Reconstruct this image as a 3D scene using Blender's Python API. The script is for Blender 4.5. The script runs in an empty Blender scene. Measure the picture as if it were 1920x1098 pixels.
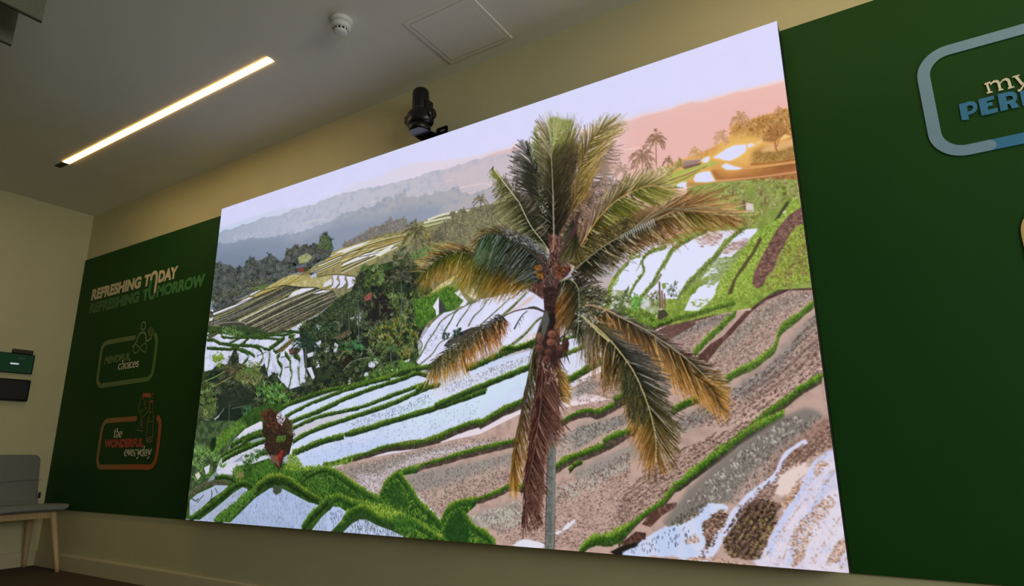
import bpy, bmesh, math
import numpy as np
from mathutils import Vector, Matrix
D = bpy.data
SC = bpy.context.scene
COL = SC.collection
R_ = math.radians
# ---------------------------------------------------------------- camera
CAM = np.array([3.8975, -2.4973, 0.8078])
CR = np.array([[0.84796323, 0.53000841, -0.00703179],     # right
               [-0.13828491, 0.20839709, -0.96821895],    # down
               [-0.51169878, 0.82198646, 0.25000524]])    # forward
FPX = 1174.4
cd = D.cameras.new('camera'); cam = D.objects.new('camera', cd); COL.objects.link(cam)
cd.sensor_width = 36; cd.lens = FPX/1920*36; cd.clip_start = .02
m = Matrix.Identity(4)
for i in range(3):
    m[i][0] = CR[0][i]; m[i][1] = -CR[1][i]; m[i][2] = -CR[2][i]; m[i][3] = CAM[i]
cam.matrix_world = m
SC.camera = cam
# ---------------------------------------------------------------- view and world
SC.view_settings.view_transform = 'Standard'; SC.view_settings.look = 'None'
SC.view_settings.exposure = 0; SC.view_settings.gamma = 1; SC.view_settings.use_curve_mapping = False
SC.cycles.max_bounces = 8; SC.cycles.diffuse_bounces = 5
wd = D.worlds.new('world'); SC.world = wd; wd.use_nodes = True
wd.node_tree.nodes['Background'].inputs[0].default_value = (.02,.02,.02,1); wd.node_tree.nodes['Background'].inputs[1].default_value = .2
LAMP_STRENGTH = 26.0; LAMP_COL = (1,.80,.50)
wl_ = D.lights.new('added_daylight','AREA'); wl_.shape = 'RECTANGLE'; wl_.size = 4.2; wl_.size_y = 1.6; wl_.energy = 150; wl_.color = (1,.97,.93)  # unseen daylight source, added to brighten the room from the right
wo = D.objects.new('added_daylight',wl_); COL.objects.link(wo); wo.location = (7.78,-2.7,1.7); wo.rotation_euler = (0,math.pi/2,0); wl_.size, wl_.size_y = 1.6, 3.6
# room size (metres): display wall is y = 0, left wall x = XL, floor z = 0
XL, XR, YR, ZC = -2.0835, 7.6, -7.2, 2.9112
SW, SH, SZ, SY = 3.6622, 2.06, 0.4329, -0.0845      # LED wall width, height, bottom, face plane
# ---------------------------------------------------------------- the picture shown on the LED wall
# a landscape painted procedurally (numpy): every shape is drawn on the screen's own pixel grid
import numpy as np
PW, PH = 1500, 844           # LED picture grid
SS = 2
CW, CH = PW*SS, PH*SS
_corn = [(415.5,391.5),(1457,39.5),(1592,1073.5),(348,974)]
def _hom(s, d):
    A = []
    for (x,y),(u,v) in zip(s,d):
        A.append([x,y,1,0,0,0,-u*x,-u*y,-u]); A.append([0,0,0,x,y,1,-v*x,-v*y,-v])
    return np.linalg.svd(np.array(A,float))[2][-1].reshape(3,3)
HM = _hom(_corn, [(0,0),(CW,0),(CW,CH),(0,CH)])
def tocan(p):
    p = np.asarray(p, float).reshape(-1,2)
    q = np.c_[p, np.ones(len(p))] @ HM.T
    return q[:,:2]/q[:,2:]
CROP = dict(Z1=(400,330,5.49),Z2=(700,250,5.49),Z3=(1180,150,5.49),Z4=(1180,330,4.775),Z5=(380,480,5.49),
 Z6=(640,400,4.575),Z7=(350,620,5.49),Z8=(340,800,5.228),A1=(920,200,6.1),A2=(900,360,5.49),A3=(1080,300,4.991),
 A4=(780,400,5.49),A5=(780,540,4.991),A6=(1060,520,4.991),A7=(1080,700,4.99),A8=(900,740,3.66),
 B1=(1200,540,4.2225),B2=(1160,780,3.66),B3=(620,820,4.8),B4=(540,640,4.575),B5=(560,480,4.575),B6=(1040,400,4.575),
 P=(0,0,1.))
def Q(tag, *v):
    """points written in a magnified detail's own units -> reference frame"""
    x0,y0,s = CROP[tag]
    a = np.array(v, float).reshape(-1,2)
    return a/s + [x0,y0]
def lin_res(p, n):
    p = np.asarray(p, float)
    d = np.r_[0, np.cumsum(np.hypot(*np.diff(p, axis=0).T))]
    t = np.linspace(0, d[-1], n)
    return np.c_[np.interp(t,d,p[:,0]), np.interp(t,d,p[:,1])]
def smooth(p, n=60):
    """Catmull-Rom through the points, resampled evenly"""
    p = np.asarray(p, float)
    if len(p) < 3: return lin_res(p, n)
    e = np.vstack([2*p[0]-p[1], p, 2*p[-1]-p[-2]])
    out = []
    for i in range(1, len(e)-2):
        a,b,c,d = e[i-1],e[i],e[i+1],e[i+2]
        t = np.linspace(0,1,12,endpoint=False)[:,None]
        out.append(.5*((2*b)+(-a+c)*t+(2*a-5*b+4*c-d)*t*t+(-a+3*b-3*c+d)*t**3))
    out.append(p[-1:])
    return lin_res(np.vstack(out), n)

def paint():
    rng = np.random.default_rng(7)
    C = np.zeros((CH,CW,3), np.float32)
    YY,XX = np.mgrid[0:CH,0:CW].astype(np.float32)
    def vnoise(cell, seed, ax=1., ay=1.):
        r = np.random.default_rng(seed)
        nx = int(CW/(cell*ax))+3; ny = int(CH/(cell*ay))+3
        g = r.random((ny,nx)).astype(np.float32)
        fx = np.arange(CW)/(cell*ax); fy = np.arange(CH)/(cell*ay)
        ix = fx.astype(int); iy = fy.astype(int)
        tx = (fx-ix).astype(np.float32); ty = (fy-iy).astype(np.float32)
        tx = tx*tx*(3-2*tx); ty = ty*ty*(3-2*ty)
        a = g[iy][:,ix]; b = g[iy][:,ix+1]; c = g[iy+1][:,ix]; d = g[iy+1][:,ix+1]
        return (a*(1-tx)+b*tx)*(1-ty[:,None]) + (c*(1-tx)+d*tx)*ty[:,None]
    def fbm(cell, seed, ax=1., ay=1., o=3):
        s = 0; w = 0
        for i in range(o):
            s = s + vnoise(max(cell/2**i,2), seed+i*17, ax, ay)*.6**i; w += .6**i
        return s/w
    N1 = fbm(60,1); N2 = fbm(24,5); N3 = fbm(9,9,o=2); NR = fbm(14,31,2.2,.8,o=3)
    def mask(pts, can=False):
        """even-odd polygon mask -> (y0,y1,x0,x1,mask)"""
        p = np.asarray(pts,float) if can else tocan(pts)
        x0 = int(max(0,np.floor(p[:,0].min()))); x1 = int(min(CW,np.ceil(p[:,0].max())+1))
        y0 = int(max(0,np.floor(p[:,1].min()))); y1 = int(min(CH,np.ceil(p[:,1].max())+1))
        if x1<=x0 or y1<=y0: return None
        T = np.zeros((y1-y0, x1-x0+1), np.int32)
        a = p; b = np.roll(p,-1,axis=0)
        for (ax_,ay_),(bx,by) in zip(a,b):
            if ay_==by: continue
            if ay_>by: ax_,ay_,bx,by = bx,by,ax_,ay_
            r0 = max(int(np.ceil(ay_-.5)),y0); r1 = min(int(np.ceil(by-.5)),y1)
            if r1<=r0: continue
            r = np.arange(r0,r1)
            xx = ax_+(r+.5-ay_)*(bx-ax_)/(by-ay_)
            k = np.clip(np.ceil(xx-.5).astype(int)-x0, 0, x1-x0)
            np.add.at(T, (r-y0,k), 1)
        return y0,y1,x0,x1,(np.cumsum(T,axis=1)[:,:-1]&1).astype(bool)
    def blur(m, r):
        m = m.astype(np.float32); r = int(r)
        if r < 1: return m
        for _ in range(2):
            for axs in (0,1):
                k = np.cumsum(np.concatenate([np.zeros_like(m.take([0],axs)), np.repeat(m.take([0],axs),r,axs), m, np.repeat(m.take([-1],axs),r+1,axs)],axs),axis=axs)
                n = m.shape[axs]; w = 2*r+1
                m = ((k.take(range(w,w+n),axs)-k.take(range(0,n),axs))/w).astype(np.float32)
        return m
    def poly(pts, col, a=1., tex=None, soft=0, can=False, rag=0):
        """col: rgb or function(x,y)->rgb. tex=(noise field, col2, lo, hi)"""
        m = mask(pts, can)
        if m is None: return
        y0,y1,x0,x1,k = m
        rg = rag; soft = max(soft,rag)
        if soft:
            pad = int(soft*2.2)
            Y0,Y1,X0,X1 = max(0,y0-pad),min(CH,y1+pad),max(0,x0-pad),min(CW,x1+pad)
            K = np.zeros((y1-y0+2*pad,x1-x0+2*pad),np.float32); K[pad:pad+y1-y0,pad:pad+x1-x0] = k
            # hold the picture's own edges so that the softening does not eat into them
            if y0==0: K[:pad] = K[pad]
            if y1==CH: K[-pad:] = K[-pad-1]
            if x0==0: K[:,:pad] = K[:,pad:pad+1]
            if x1==CW: K[:,-pad:] = K[:,-pad-1:-pad]
            K = blur(K, soft)
            K = K[Y0-(y0-pad):Y1-(y0-pad), X0-(x0-pad):X1-(x0-pad)]
            y0,y1,x0,x1 = Y0,Y1,X0,X1; k = K
            if rg: k = np.clip((k+(NR[y0:y1,x0:x1]-.5)*.9-.5)*6+.5,0,1)
        sl = (slice(y0,y1),slice(x0,x1))
        c = col(XX[sl],YY[sl]) if callable(col) else np.broadcast_to(np.array(col,np.float32),(y1-y0,x1-x0,3))
        if tex is not None:
            f,c2,lo,hi = tex
            w = np.clip((f[sl]-lo)/(hi-lo),0,1)[...,None]
            c = c*(1-w)+np.array(c2,np.float32)*w
        w = (k.astype(np.float32)*a)[...,None]
        C[sl] = C[sl]*(1-w)+c*w
    def ribbon(path, w0, w1=None, n=60, side=0):
        p = tocan(smooth(path,n))
        d = np.gradient(p,axis=0); d /= np.hypot(*d.T)[:,None]+1e-9
        nn = np.c_[-d[:,1],d[:,0]]
        if callable(w0): w = w0(np.linspace(0,1,n))
        else: w = np.linspace(w0, w0 if w1 is None else w1, n)
        w = (np.asarray(w)*SS)[:,None]
        return np.vstack([p+nn*w*(.5+side*.5), (p-nn*w*(.5-side*.5))[::-1]])
    def line(path, w, col, w1=None, a=1., soft=0, tex=None, n=60):
        poly(ribbon(path,w,w1,n), col, a, tex, soft, can=True)
    def blades(p0, p1, w, c0, c1, bend=0., tip=.25, a=None):
        """many tapered strokes at once, photo coords; w in picture pixels"""
        p0 = tocan(p0); p1 = tocan(p1); n = len(p0)
        if n == 0: return
        c0 = np.broadcast_to(np.asarray(c0,np.float32),(n,3)); c1 = np.broadcast_to(np.asarray(c1,np.float32),(n,3))
        w = np.broadcast_to(np.asarray(w,float)*SS,(n,)); bend = np.broadcast_to(np.asarray(bend,float),(n,))
        L = np.hypot(*(p1-p0).T); K = int(min(max(L.max()*1.15,3),700))
        W = int(max(1,np.ceil(w.max())))
        ch = max(1, int(3e6/(K*W)))
        t = np.linspace(0,1,K)
        for s in range(0,n,ch):
            e = slice(s,min(n,s+ch))
            d = p1[e]-p0[e]; l = np.hypot(*d.T)[:,None]+1e-6
            nn = np.c_[-d[:,1],d[:,0]]/l
            pos = p0[e][:,None]+d[:,None]*t[None,:,None]+nn[:,None]*(bend[e][:,None]*l*4*t*(1-t))[...,None]
            ww = w[e][:,None]*np.minimum(1,np.minimum(.45+t*3,(1-t)/(1-tip)+.18))[None]*np.ones((1,K))
            cc = c0[e][:,None]*(1-t)[None,:,None]+c1[e][:,None]*t[None,:,None]
            off = (np.arange(W)-(W-1)/2.)
            ok = np.abs(off)[None,None,:] <= np.maximum(ww[...,None]/2,.5)
            px = pos[:,:,None,0]+nn[:,None,None,0]*off; py = pos[:,:,None,1]+nn[:,None,None,1]*off
            ix = px.astype(int); iy = py.astype(int)
            ok &= (ix>=0)&(ix<CW)&(iy>=0)&(iy<CH)&(px>=0)&(py>=0)
            cb = np.broadcast_to(cc[:,:,None,:],ok.shape+(3,))
            C[iy[ok],ix[ok]] = cb[ok]
    def inside(pts, n):
        """n random points in a polygon (reference coords)"""
        p = np.asarray(pts,float); lo = p.min(0); hi = p.max(0); out = []
        tot = 0
        for _ in range(60):
            q = lo+(hi-lo)*rng.random((n*2,2)); c = np.zeros(len(q),bool)
            for a,b in zip(p,np.roll(p,-1,axis=0)):
                if a[1]==b[1]: continue
                k = ((a[1]>q[:,1])!=(b[1]>q[:,1])) & (q[:,0] < (b[0]-a[0])*(q[:,1]-a[1])/(b[1]-a[1])+a[0])
                c ^= k
            out.append(q[c]); tot += c.sum()
            if tot >= n: break
        return np.vstack(out)[:n]
    def pick(pal, n, jit=10):
        pal = np.array(pal,np.float32)
        return np.clip(pal[rng.integers(0,len(pal),n)]+rng.normal(0,jit,(n,1)),0,255)
    def foliage(pts, pal, n, L=(4,10), w=(1,2), ang=(-150,-30), bend=.15, sort=True, clumps=0, tipc=None, jit=10):
        """leafy scatter; ang in degrees on the picture, -90 = up. clumps: leaves fan out from that many centres"""
        p = inside(pts,n); n = len(p)
        if sort: p = p[np.argsort(p[:,1])]
        an = np.radians(rng.uniform(*ang,n)); l = rng.uniform(*L,n)
        if clumps:
            c = inside(pts,clumps); id_ = rng.integers(0,len(c),n); id_ = np.sort(id_)
            p = c[id_]+rng.normal(0,1.5,(n,2)); 
            sh = rng.normal(0,16,(len(c),1)).astype(np.float32)[id_]
        else: sh = 0
        q = p+np.c_[np.cos(an),np.sin(an)]*l[:,None]
        c0 = np.clip(pick(pal,n,jit)+sh,0,255); c1 = c0*1.12 if tipc is None else pick(tipc,n,jit)
        blades(p,q,rng.uniform(*w,n),c0*.8,np.clip(c1,0,255),rng.uniform(-bend,bend,n))
    def bank(path, up, dn, lit=((136,166,60),(108,148,46),(166,184,78)), mid=((60,95,25),(45,80,22)), dark=(32,40,18), n=None, blade=2.5, fr=.25):
        """grassy terrace bank: bright fringe above, dark earth below; up/dn in px"""
        p = smooth(path,80); L = np.hypot(*np.diff(p,axis=0).T).sum()
        up = np.interp(np.linspace(0,1,80),np.linspace(0,1,len(np.atleast_1d(up))),np.atleast_1d(up))
        dn = np.interp(np.linspace(0,1,80),np.linspace(0,1,len(np.atleast_1d(dn))),np.atleast_1d(dn))
        nz_ = np.interp(np.arange(80),np.arange(0,84,4),rng.random(21)); up = up*(.65+.7*nz_)
        j = lambda s: np.interp(np.arange(80),np.arange(0,81,2),rng.normal(0,s,41))
        a = p-np.c_[np.zeros(80),up*.8]; b = p+np.c_[np.zeros(80),dn+j(.5)]
        poly(np.vstack([a,b[::-1]]), dark, tex=(N3,tuple(np.array(dark)*1.5),.4,.8))
        if n is None: n = int(L*(up.mean()+dn.mean()*.6)*.9)
        i = rng.integers(0,80,n); v = np.sort(rng.beta(1.6,1.4,n))[::1]  # 0 top .. 1 bottom
        m = p[i]+rng.normal(0,1.,(n,2))
        y = m[:,1]-up[i]*.75+v*(up[i]*.75+dn[i]*fr)
        b0 = np.c_[m[:,0],y]
        an = np.radians(rng.uniform(-125,-45,n)); l = blade*rng.uniform(.5,1.3,n)
        cl = pick(lit,n,10); cm = pick(mid,n,8)
        k = np.clip((v-.3)*1.9+rng.normal(0,.2,n)+(.5-nz_[i])*.7,0,1)[:,None]
        c = (cl*(1-k)+cm*k)*rng.choice([.6,.85,1.,1.12],n)[:,None]
        blades(b0,b0+np.c_[np.cos(an),np.sin(an)]*l[:,None],rng.uniform(.7,1.3,n),c*.85,np.clip(c*1.12,0,255))
    def speck(pts, n, col, L=(1.5,4), w=(.6,1.3), ang=(-30,30), jit=10):
        p = inside(pts,n); n = len(p)
        an = np.radians(rng.uniform(*ang,n)); l = rng.uniform(*L,n)
        c = pick([col] if np.ndim(col)==1 else col,n,jit)
        blades(p,p+np.c_[np.cos(an),np.sin(an)]*l[:,None],rng.uniform(*w,n),c,c,rng.uniform(-.2,.2,n))
    def rows(pts, n, col, th, gap, L=(2,4), w=(.7,1.2), ang=None, jit=10, loose=.16):
        """specks lying in plough rows running at th degrees"""
        p = inside(pts,n); t = np.radians(th)
        u = np.c_[np.cos(t),np.sin(t)][0]; v = np.array([-u[1],u[0]])
        a = p@u; b = p@v; wob = np.sin(a/37.)*3
        b = np.round((b+wob)/gap)*gap-wob+rng.normal(0,gap*loose,len(b))
        p = a[:,None]*u+b[:,None]*v; n = len(p)
        an = np.radians(rng.uniform(*(ang or (th-15,th+25)),n)); l = rng.uniform(*L,n)
        c = pick([col] if np.ndim(col)==1 else col,n,jit)
        blades(p,p+np.c_[np.cos(an),np.sin(an)]*l[:,None],rng.uniform(*w,n),c,c)
    def frond(path, env, n, cb, ct, w=1.6, jit=3., bend=.04, mid=None, rach=None, rw=1.5, tb=0., te=1., pw=1., bright=22, hl=None, gap=.0, sw=.13, tone=.84):
        """palm leaf side: leaflets run from the rib to the traced tip outline; cb/ct: lists of rib/tip colours along the rib"""
        P_ = smooth(path,200); E_ = smooth(env,200)
        t = np.sort(rng.random(n))
        if gap:
            t = t[(np.sin(t*55)+rng.normal(0,.6,n))>-1.5+gap]; n = len(t)
        s = tb+(te-tb)*t**pw
        a = P_[np.clip(((s-sw*(.25+.75*t)*(te-tb))*199).astype(int),0,199)]
        b = E_[np.clip((t*199).astype(int),0,199)]
        sh = rng.uniform(.72,1.04,n)[:,None]
        b = a+(b-a)*sh+rng.normal(0,jit,(n,2))
        cb = np.array(cb,float); ct = np.array(ct,float)
        def g(c,t): 
            x = np.linspace(0,1,len(c)); return np.c_[[np.interp(t,x,c[:,k]) for k in range(3)]].T
        v = rng.normal(0,bright,(n,1))
        c0 = np.clip(g(cb,t)+v*.6,0,255); c1 = np.clip(g(ct,t)+v,0,255)
        dk_ = np.where(rng.random(n)<.42,.62,1.)[:,None]; c0 = c0*dk_*tone*.9; c1 = c1*np.where(dk_<1,.74,1.)*min(1.1,tone*1.2)
        if hl is not None:
            k = rng.random(n)<hl[1]; c0[k] = c0[k]*.3+np.array(hl[0])*.7; c1[k] = np.array(hl[0])*.7+c1[k]*.3
        o = rng.permutation(n)
        blades(a[o],b[o],rng.uniform(.6,1.25,n)*w,c0[o],c1[o],(bend+rng.normal(0,.025,n)))
    def rib(path, w, col, w1=None): line(path,w,col,w1,n=80)
    def palm(x, y, r, cols, n=9, trunk=0, tc=(70,65,55), a0=-200, a1=20, w=1.1, droop=.5):
        if trunk:
            blades([(x,y)],[(x+trunk*.02,y+trunk)],2.0*w,tc,tc,tip=.9)
        for an in np.linspace(a0,a1,n)+rng.normal(0,7,n):
            t = np.radians(an); l = r*rng.uniform(.75,1.1)
            e = np.array([x+np.cos(t)*l, y+np.sin(t)*l+droop*l*abs(np.cos(t))])
            mid = np.array([x+np.cos(t)*l*.55, y+np.sin(t)*l*.62-droop*l*.05])
            pp = smooth([(x,y),mid,e],30)
            m = 26; i = rng.integers(2,30,m); q = pp[i]
            dr = rng.uniform(.14,.3,m)*r
            sg = rng.choice([-1,1],m); th = t+sg*rng.uniform(.4,1.1,m)
            d = np.c_[np.cos(th),np.sin(th)*.8+.45]*dr[:,None]
            c = pick(cols,m,12)
            blades(q,q+d,w*.9,c,c*1.05)
            line(pp,w*.9,tuple(np.array(cols[0])*.9),w*.4,n=20)

    # ------------------------------------------------------------ sky
    g = (YY/CH)[...,None]; gx = (XX/CW)[...,None]
    C[:] = np.array([211,214,250])*(1-g*1.5).clip(0,1)+np.array([222,218,248])*(g*1.5).clip(0,1)
    C[:] += (gx*np.array([8,4,1])-(1-gx)*np.array([0,2,4]))
    C[:] += ((N1-.5)*5)[...,None]*np.array([1,.6,.2])
    def hz(l, r):   # colour running from left to right over the picture
        l = np.array(l,np.float32); r = np.array(r,np.float32)
        return lambda x,y: l*(1-(x/CW)[...,None])+r*(x/CW)[...,None]
    def hz3(a,b,c,k=.4):
        a,b,c = [np.array(v,np.float32) for v in (a,b,c)]
        def f(x,y):
            t = (x/CW)[...,None]
            return np.where(t<k, a+(b-a)*(t/k), b+(c-b)*((t-k)/(1-k)))
        return f
    bot = [(1700,700),(300,1000)]
    # far pale ridges and the pink mountain
    r0 = np.vstack([Q('Z1',40,545, 250,470, 480,395, 660,338, 840,320, 1000,296, 1150,220, 1300,170, 1500,60),
                    Q('Z2',0,470, 200,370, 400,310, 600,288, 900,262, 1100,225, 1230,180, 1440,130),
                    Q('A1',250,420, 700,330, 1100,240, 1500,150, 1708,110),
                    Q('Z3',0,400, 130,350, 300,325, 420,290, 560,240, 640,215, 760,218, 900,165, 1080,120, 1150,105, 1400,45, 1620,-15)])
    poly(np.vstack([r0,bot]), hz3((196,208,232),(218,212,232),(243,214,206),.42), soft=5)
    r1 = np.vstack([Q('A1',-50,560,150,500, 260,470, 700,380, 1100,300, 1500,190, 1708,140),
                    Q('Z3',0,418, 80,395, 240,352, 420,310, 500,270, 580,250, 640,226, 700,236, 800,228, 900,190, 1000,162, 1120,120, 1200,118, 1400,72, 1560,30, 1640,10)])
    poly(np.vstack([r1,(1600,600),(930,500)]), hz3((205,190,198),(214,190,196),(238,190,180),.5), soft=3)
    poly(np.vstack([Q('Z3',0,440,240,375, 420,350,640,300,900,240,1200,180,1650,120),(1600,600),(1150,600)]), hz((214,182,176),(236,182,174)), soft=28, a=.75)
    # hazy wooded hills
    def rough(p, amp, n=160, seed=0):
        r = np.random.default_rng(seed); q = lin_res(p,n)
        s = np.interp(np.linspace(0,1,n),np.linspace(0,1,n//2),r.random(n//2))
        return q-np.c_[np.zeros(n),amp*(np.maximum(0,s-.35)**.6)]
    h1 = np.vstack([Q('Z1',40,590, 130,556, 200,545, 280,505, 340,495, 420,475, 500,436, 630,420, 700,400, 750,380, 800,350, 900,330, 940,310, 1040,300, 1140,246, 1230,220, 1330,185, 1450,170, 1560,130, 1700,115),
                    Q('Z2',0,560, 100,540, 230,505, 330,490, 450,455, 540,420, 640,395, 740,370, 850,335, 980,302, 1100,268, 1220,235, 1300,235, 1440,195, 1560,170),(1030,262),(1100,250)])
    poly(np.vstack([rough(h1,4.,n=240,seed=3),(1200,420),(1150,600),(300,1000)]), hz3((158,170,192),(186,190,206),(206,186,188),.22), soft=1, tex=(N2,(168,176,194),.45,.9))
    poly(np.vstack([Q('Z2',700,400,900,340,1220,260,1560,200),(1100,280),(1200,420),(960,420),Q('Z2',900,560,700,520)]), (206,190,198), soft=22, a=.8)
    # far fields: pale streaks on the slope
    for q,c,w in [(Q('Z2',740,495,820,480),(226,206,205),1.6),(Q('Z2',900,555,1050,530,1130,515,1220,530),(228,210,205),1.8),(Q('Z2',960,615,1080,600,1200,545,1250,535),(230,205,195),2),
                  (Q('Z2',560,625,720,600,880,570,960,540),(222,212,212),1.5),(Q('Z1',930,490,1050,460,1180,445),(205,203,205),2.2),(Q('Z1',980,470,1150,430),(200,200,206),1.8),
                  (Q('Z1',1620,270,1700,262),(230,235,248),1.2),(Q('Z1',210,640,270,625,330,632,420,650,480,660),(190,192,200),2),(Q('Z1',700,600,760,570,820,560),(188,192,200),2.2),
                  (Q('A1',1510,495,1600,485,1660,475),(250,225,215),1.2),(Q('Z3',0,715,60,700,110,695),(250,222,208),1.4)]:
        line(q,w,c,a=.8,soft=1)
    speck(Q('Z1',200,590,700,570,700,620,200,660),45,((225,228,238),(205,208,218)),L=(.8,2.5),w=(.8,1.6))
    h2 = np.vstack([Q('Z1',30,700, 200,690, 330,655, 560,640, 850,590, 950,560, 1220,470, 1250,440, 1320,395, 1450,368, 1540,330, 1600,335, 1700,290),
                    Q('Z2',0,745, 30,705, 70,720, 110,668, 180,660, 210,690, 220,640, 300,622, 330,580, 345,660, 460,665, 540,620, 600,640, 650,600, 760,600, 820,560, 880,545, 900,600, 1000,640, 1150,580, 1300,540)])
    poly(np.vstack([rough(h2,4.2,n=260,seed=5),(1150,420),(1150,600),(300,1000)]), hz3((132,144,166),(160,168,182),(200,176,170),.25), soft=1, tex=(N2,(148,156,176),.5,.95))
    poly(np.vstack([Q('Z1',0,800,330,690,700,650,800,690,1300,500,1757,420),Q('Z2',300,760,700,720),(830,460),(300,1000)]), hz((124,136,158),(160,168,184)), soft=24, a=.85)
    poly(np.vstack([Q('Z1',-20,880,250,820,500,860,760,820,760,1000,-60,1100)]), (118,132,150), soft=26, a=.8)
    # hazy tree tufts on the mid hill
    for i in range(60):
        c = inside(np.vstack([h2[4:], Q('Z2',900,740,0,860), Q('Z1',900,800)]),1)[0]
        poly(c+np.c_[np.cos(np.linspace(0,6.28,12)),np.sin(np.linspace(0,6.28,12))*.7]*rng.uniform(2,6,(12,1)), (146,155,170) if c[0]<760 else (165,168,176), a=.45, soft=3)
    # ---------- fringe of trees in front of the haze, left
    f1 = Q('Z2',-60,1000, 0,970, 60,960, 110,930, 150,900, 180,860, 200,900, 260,890, 300,865, 345,880, 350,930, 420,920, 400,1098, -60,1098)
    poly(f1,(128,124,122),soft=2); foliage(f1,((140,132,126),(118,116,112),(150,140,128),(100,100,98)),420,(3,6),(1,1.8))
    f1 = Q('Z1',1320,760,1345,680,1400,670,1480,620,1560,580,1620,530,1700,520,1800,480,1800,640,1500,700,1330,770)
    poly(f1,(118,114,112),soft=2); foliage(f1,((130,122,118),(106,104,100),(146,134,120)),420,(3,6),(1,1.8))
    # ---------- big slope behind the palm (olive hazy)
    sl = np.vstack([Q('Z2',340,985, 420,930, 520,900, 650,860, 830,800, 1000,770, 1100,745, 1250,720, 1400,700),(1010,370),(1040,560),(880,620),(640,600),(600,560),Q('Z2',0,1060)])
    poly(sl,(138,134,98),tex=(N2,(110,108,84),.4,.7))
    for k in range(26):
        x = rng.uniform(790,960); y = 395+ (960-x)*.25+rng.uniform(0,70); 
        line([(x-22,y+8),(x+6,y+2),(x+34,y-7)],1.3,pick([(172,168,128),(160,150,130),(150,150,112)],1)[0],a=.8)
    for q,c,w in [(Q('Z2',560,890,700,840,830,815,1000,790),(214,212,190),5),(Q('Z2',520,920,700,880,800,860),(205,205,175),5),(Q('Z2',510,960,700,915,850,870),(176,180,130),5),(Q('Z2',640,880,760,850),(100,105,70),1.2),(Q('Z2',520,985,720,925,900,880),(90,95,60),1.5)]:
        line(q,w,c)
    foliage(np.vstack([Q('Z2',760,900,1000,800,1250,740,1300,900,1100,1098,600,1098)]),((120,118,84),(98,98,74),(150,146,110),(120,108,96)),1500,(3,7),(1,1.8))
    foliage(Q('Z6',560,380,700,300,860,250,1000,280,860,330,640,420),((96,128,66),(120,146,84),(80,104,56)),500,(3,6),(1,2))
    foliage(Q('Z6',760,180,860,150,900,250,780,260),((100,96,80),(84,86,70)),160,(3,6))
    for x,y,r in [(Q('Z2',1105,690)[0][0],Q('Z2',1105,690)[0][1],13),(Q('Z2',920,810)[0][0],Q('Z2',920,810)[0][1],9),(Q('Z2',740,960)[0][0],Q('Z2',740,960)[0][1],13),(Q('Z2',820,830)[0][0],Q('Z2',820,830)[0][1],8),(Q('Z2',890,960)[0][0],Q('Z2',890,960)[0][1],11),(Q('Z2',1220,780)[0][0],Q('Z2',1220,780)[0][1],10)]:
        palm(x,y,r,((92,90,74),(110,106,82),(134,126,98)),8,22,(96,88,76))
    # ---------- striped fields climbing to the right (upper-left part of the picture)
    fld = np.vstack([Q('Z1',560,1100, 700,1030, 900,1000, 980,960, 1150,860, 1200,790, 1400,710, 1600,660, 1757,610),Q('Z6',300,190,480,165,620,150,560,300,430,330,200,480,0,560),Q('Z5',1350,360,1200,420,400,800,40,700,75,560,250,470,560,350)])
    poly(fld,(150,142,96),tex=(N2,(120,112,74),.45,.7))
    def stripes(A, B, n, pal, ws=(1.5,3.4)):
        A = smooth(A,40); B = smooth(B,40)
        for k in range(n):
            t = (k+.5)/n+rng.normal(0,.12/n); line(A*(1-t)+B*t, rng.uniform(*ws), pal[k%len(pal)] if rng.random()<.8 else pal[rng.integers(len(pal))], rng.uniform(*ws))
    pal_f = ((196,186,130),(92,86,60),(214,212,200),(150,132,72),(190,170,104),(100,96,66),(222,220,212),(130,122,72))
    stripes(Q('Z1',1190,800,1420,720,1757,625),Q('Z1',980,1050,1400,870,1800,800),13,pal_f)
    stripes(Q('Z6',0,345,300,230,600,165),Q('Z6',0,520,250,400,480,290),11,pal_f)
    poly(Q('Z6',0,340,120,270,170,275,30,335),(226,226,232)); poly(Q('Z6',380,300,460,262,420,310,330,370,280,355),(222,222,214)); poly(Q('Z6',100,420,330,320,300,350,240,375,60,450),(224,224,226))
    poly(Q('Z1',1240,790,1500,700,1640,660,1600,680,1350,775),(222,222,228)); poly(Q('Z1',1340,900,1560,800,1720,770,1600,820,1320,930),(224,224,228))
    line(Q('Z6',150,375,240,355,320,335),1.6,(60,58,46)); line(Q('Z6',0,470,140,410,240,370),2.2,(66,62,48))
    # tan fields left of it and the fanned paddies
    poly(Q('Z5',500,420,680,310,830,215,950,188,1150,230,1320,195,1345,250,1330,300,1200,340,1080,330,840,310,560,430),(170,160,104),tex=(N2,(200,190,150),.5,.75))
    stripes(Q('Z5',520,425,700,315,830,215),Q('Z5',840,310,1000,250,1100,200),8,((190,170,90),(110,100,60),(206,200,170),(150,140,80)))
    foliage(Q('Z5',1020,330,1200,220,1320,200,1330,290,1200,335),((176,172,110),(200,196,160),(150,140,84)),260,(1.5,3.5))
    for q,c in [(Q('Z5',1335,200,1390,195,1375,240,1408,270,1370,320,1310,340,1345,300),(214,212,240)),(Q('Z5',1400,200,1465,200,1460,240,1478,270,1440,315,1380,340,1415,290),(216,214,240)),
                (Q('Z5',1480,210,1560,210,1575,250,1560,300,1490,340,1500,290),(218,216,240)),(Q('Z5',1250,280,1325,230,1330,290,1240,320),(214,214,226))]:
        poly(q,c)
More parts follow.
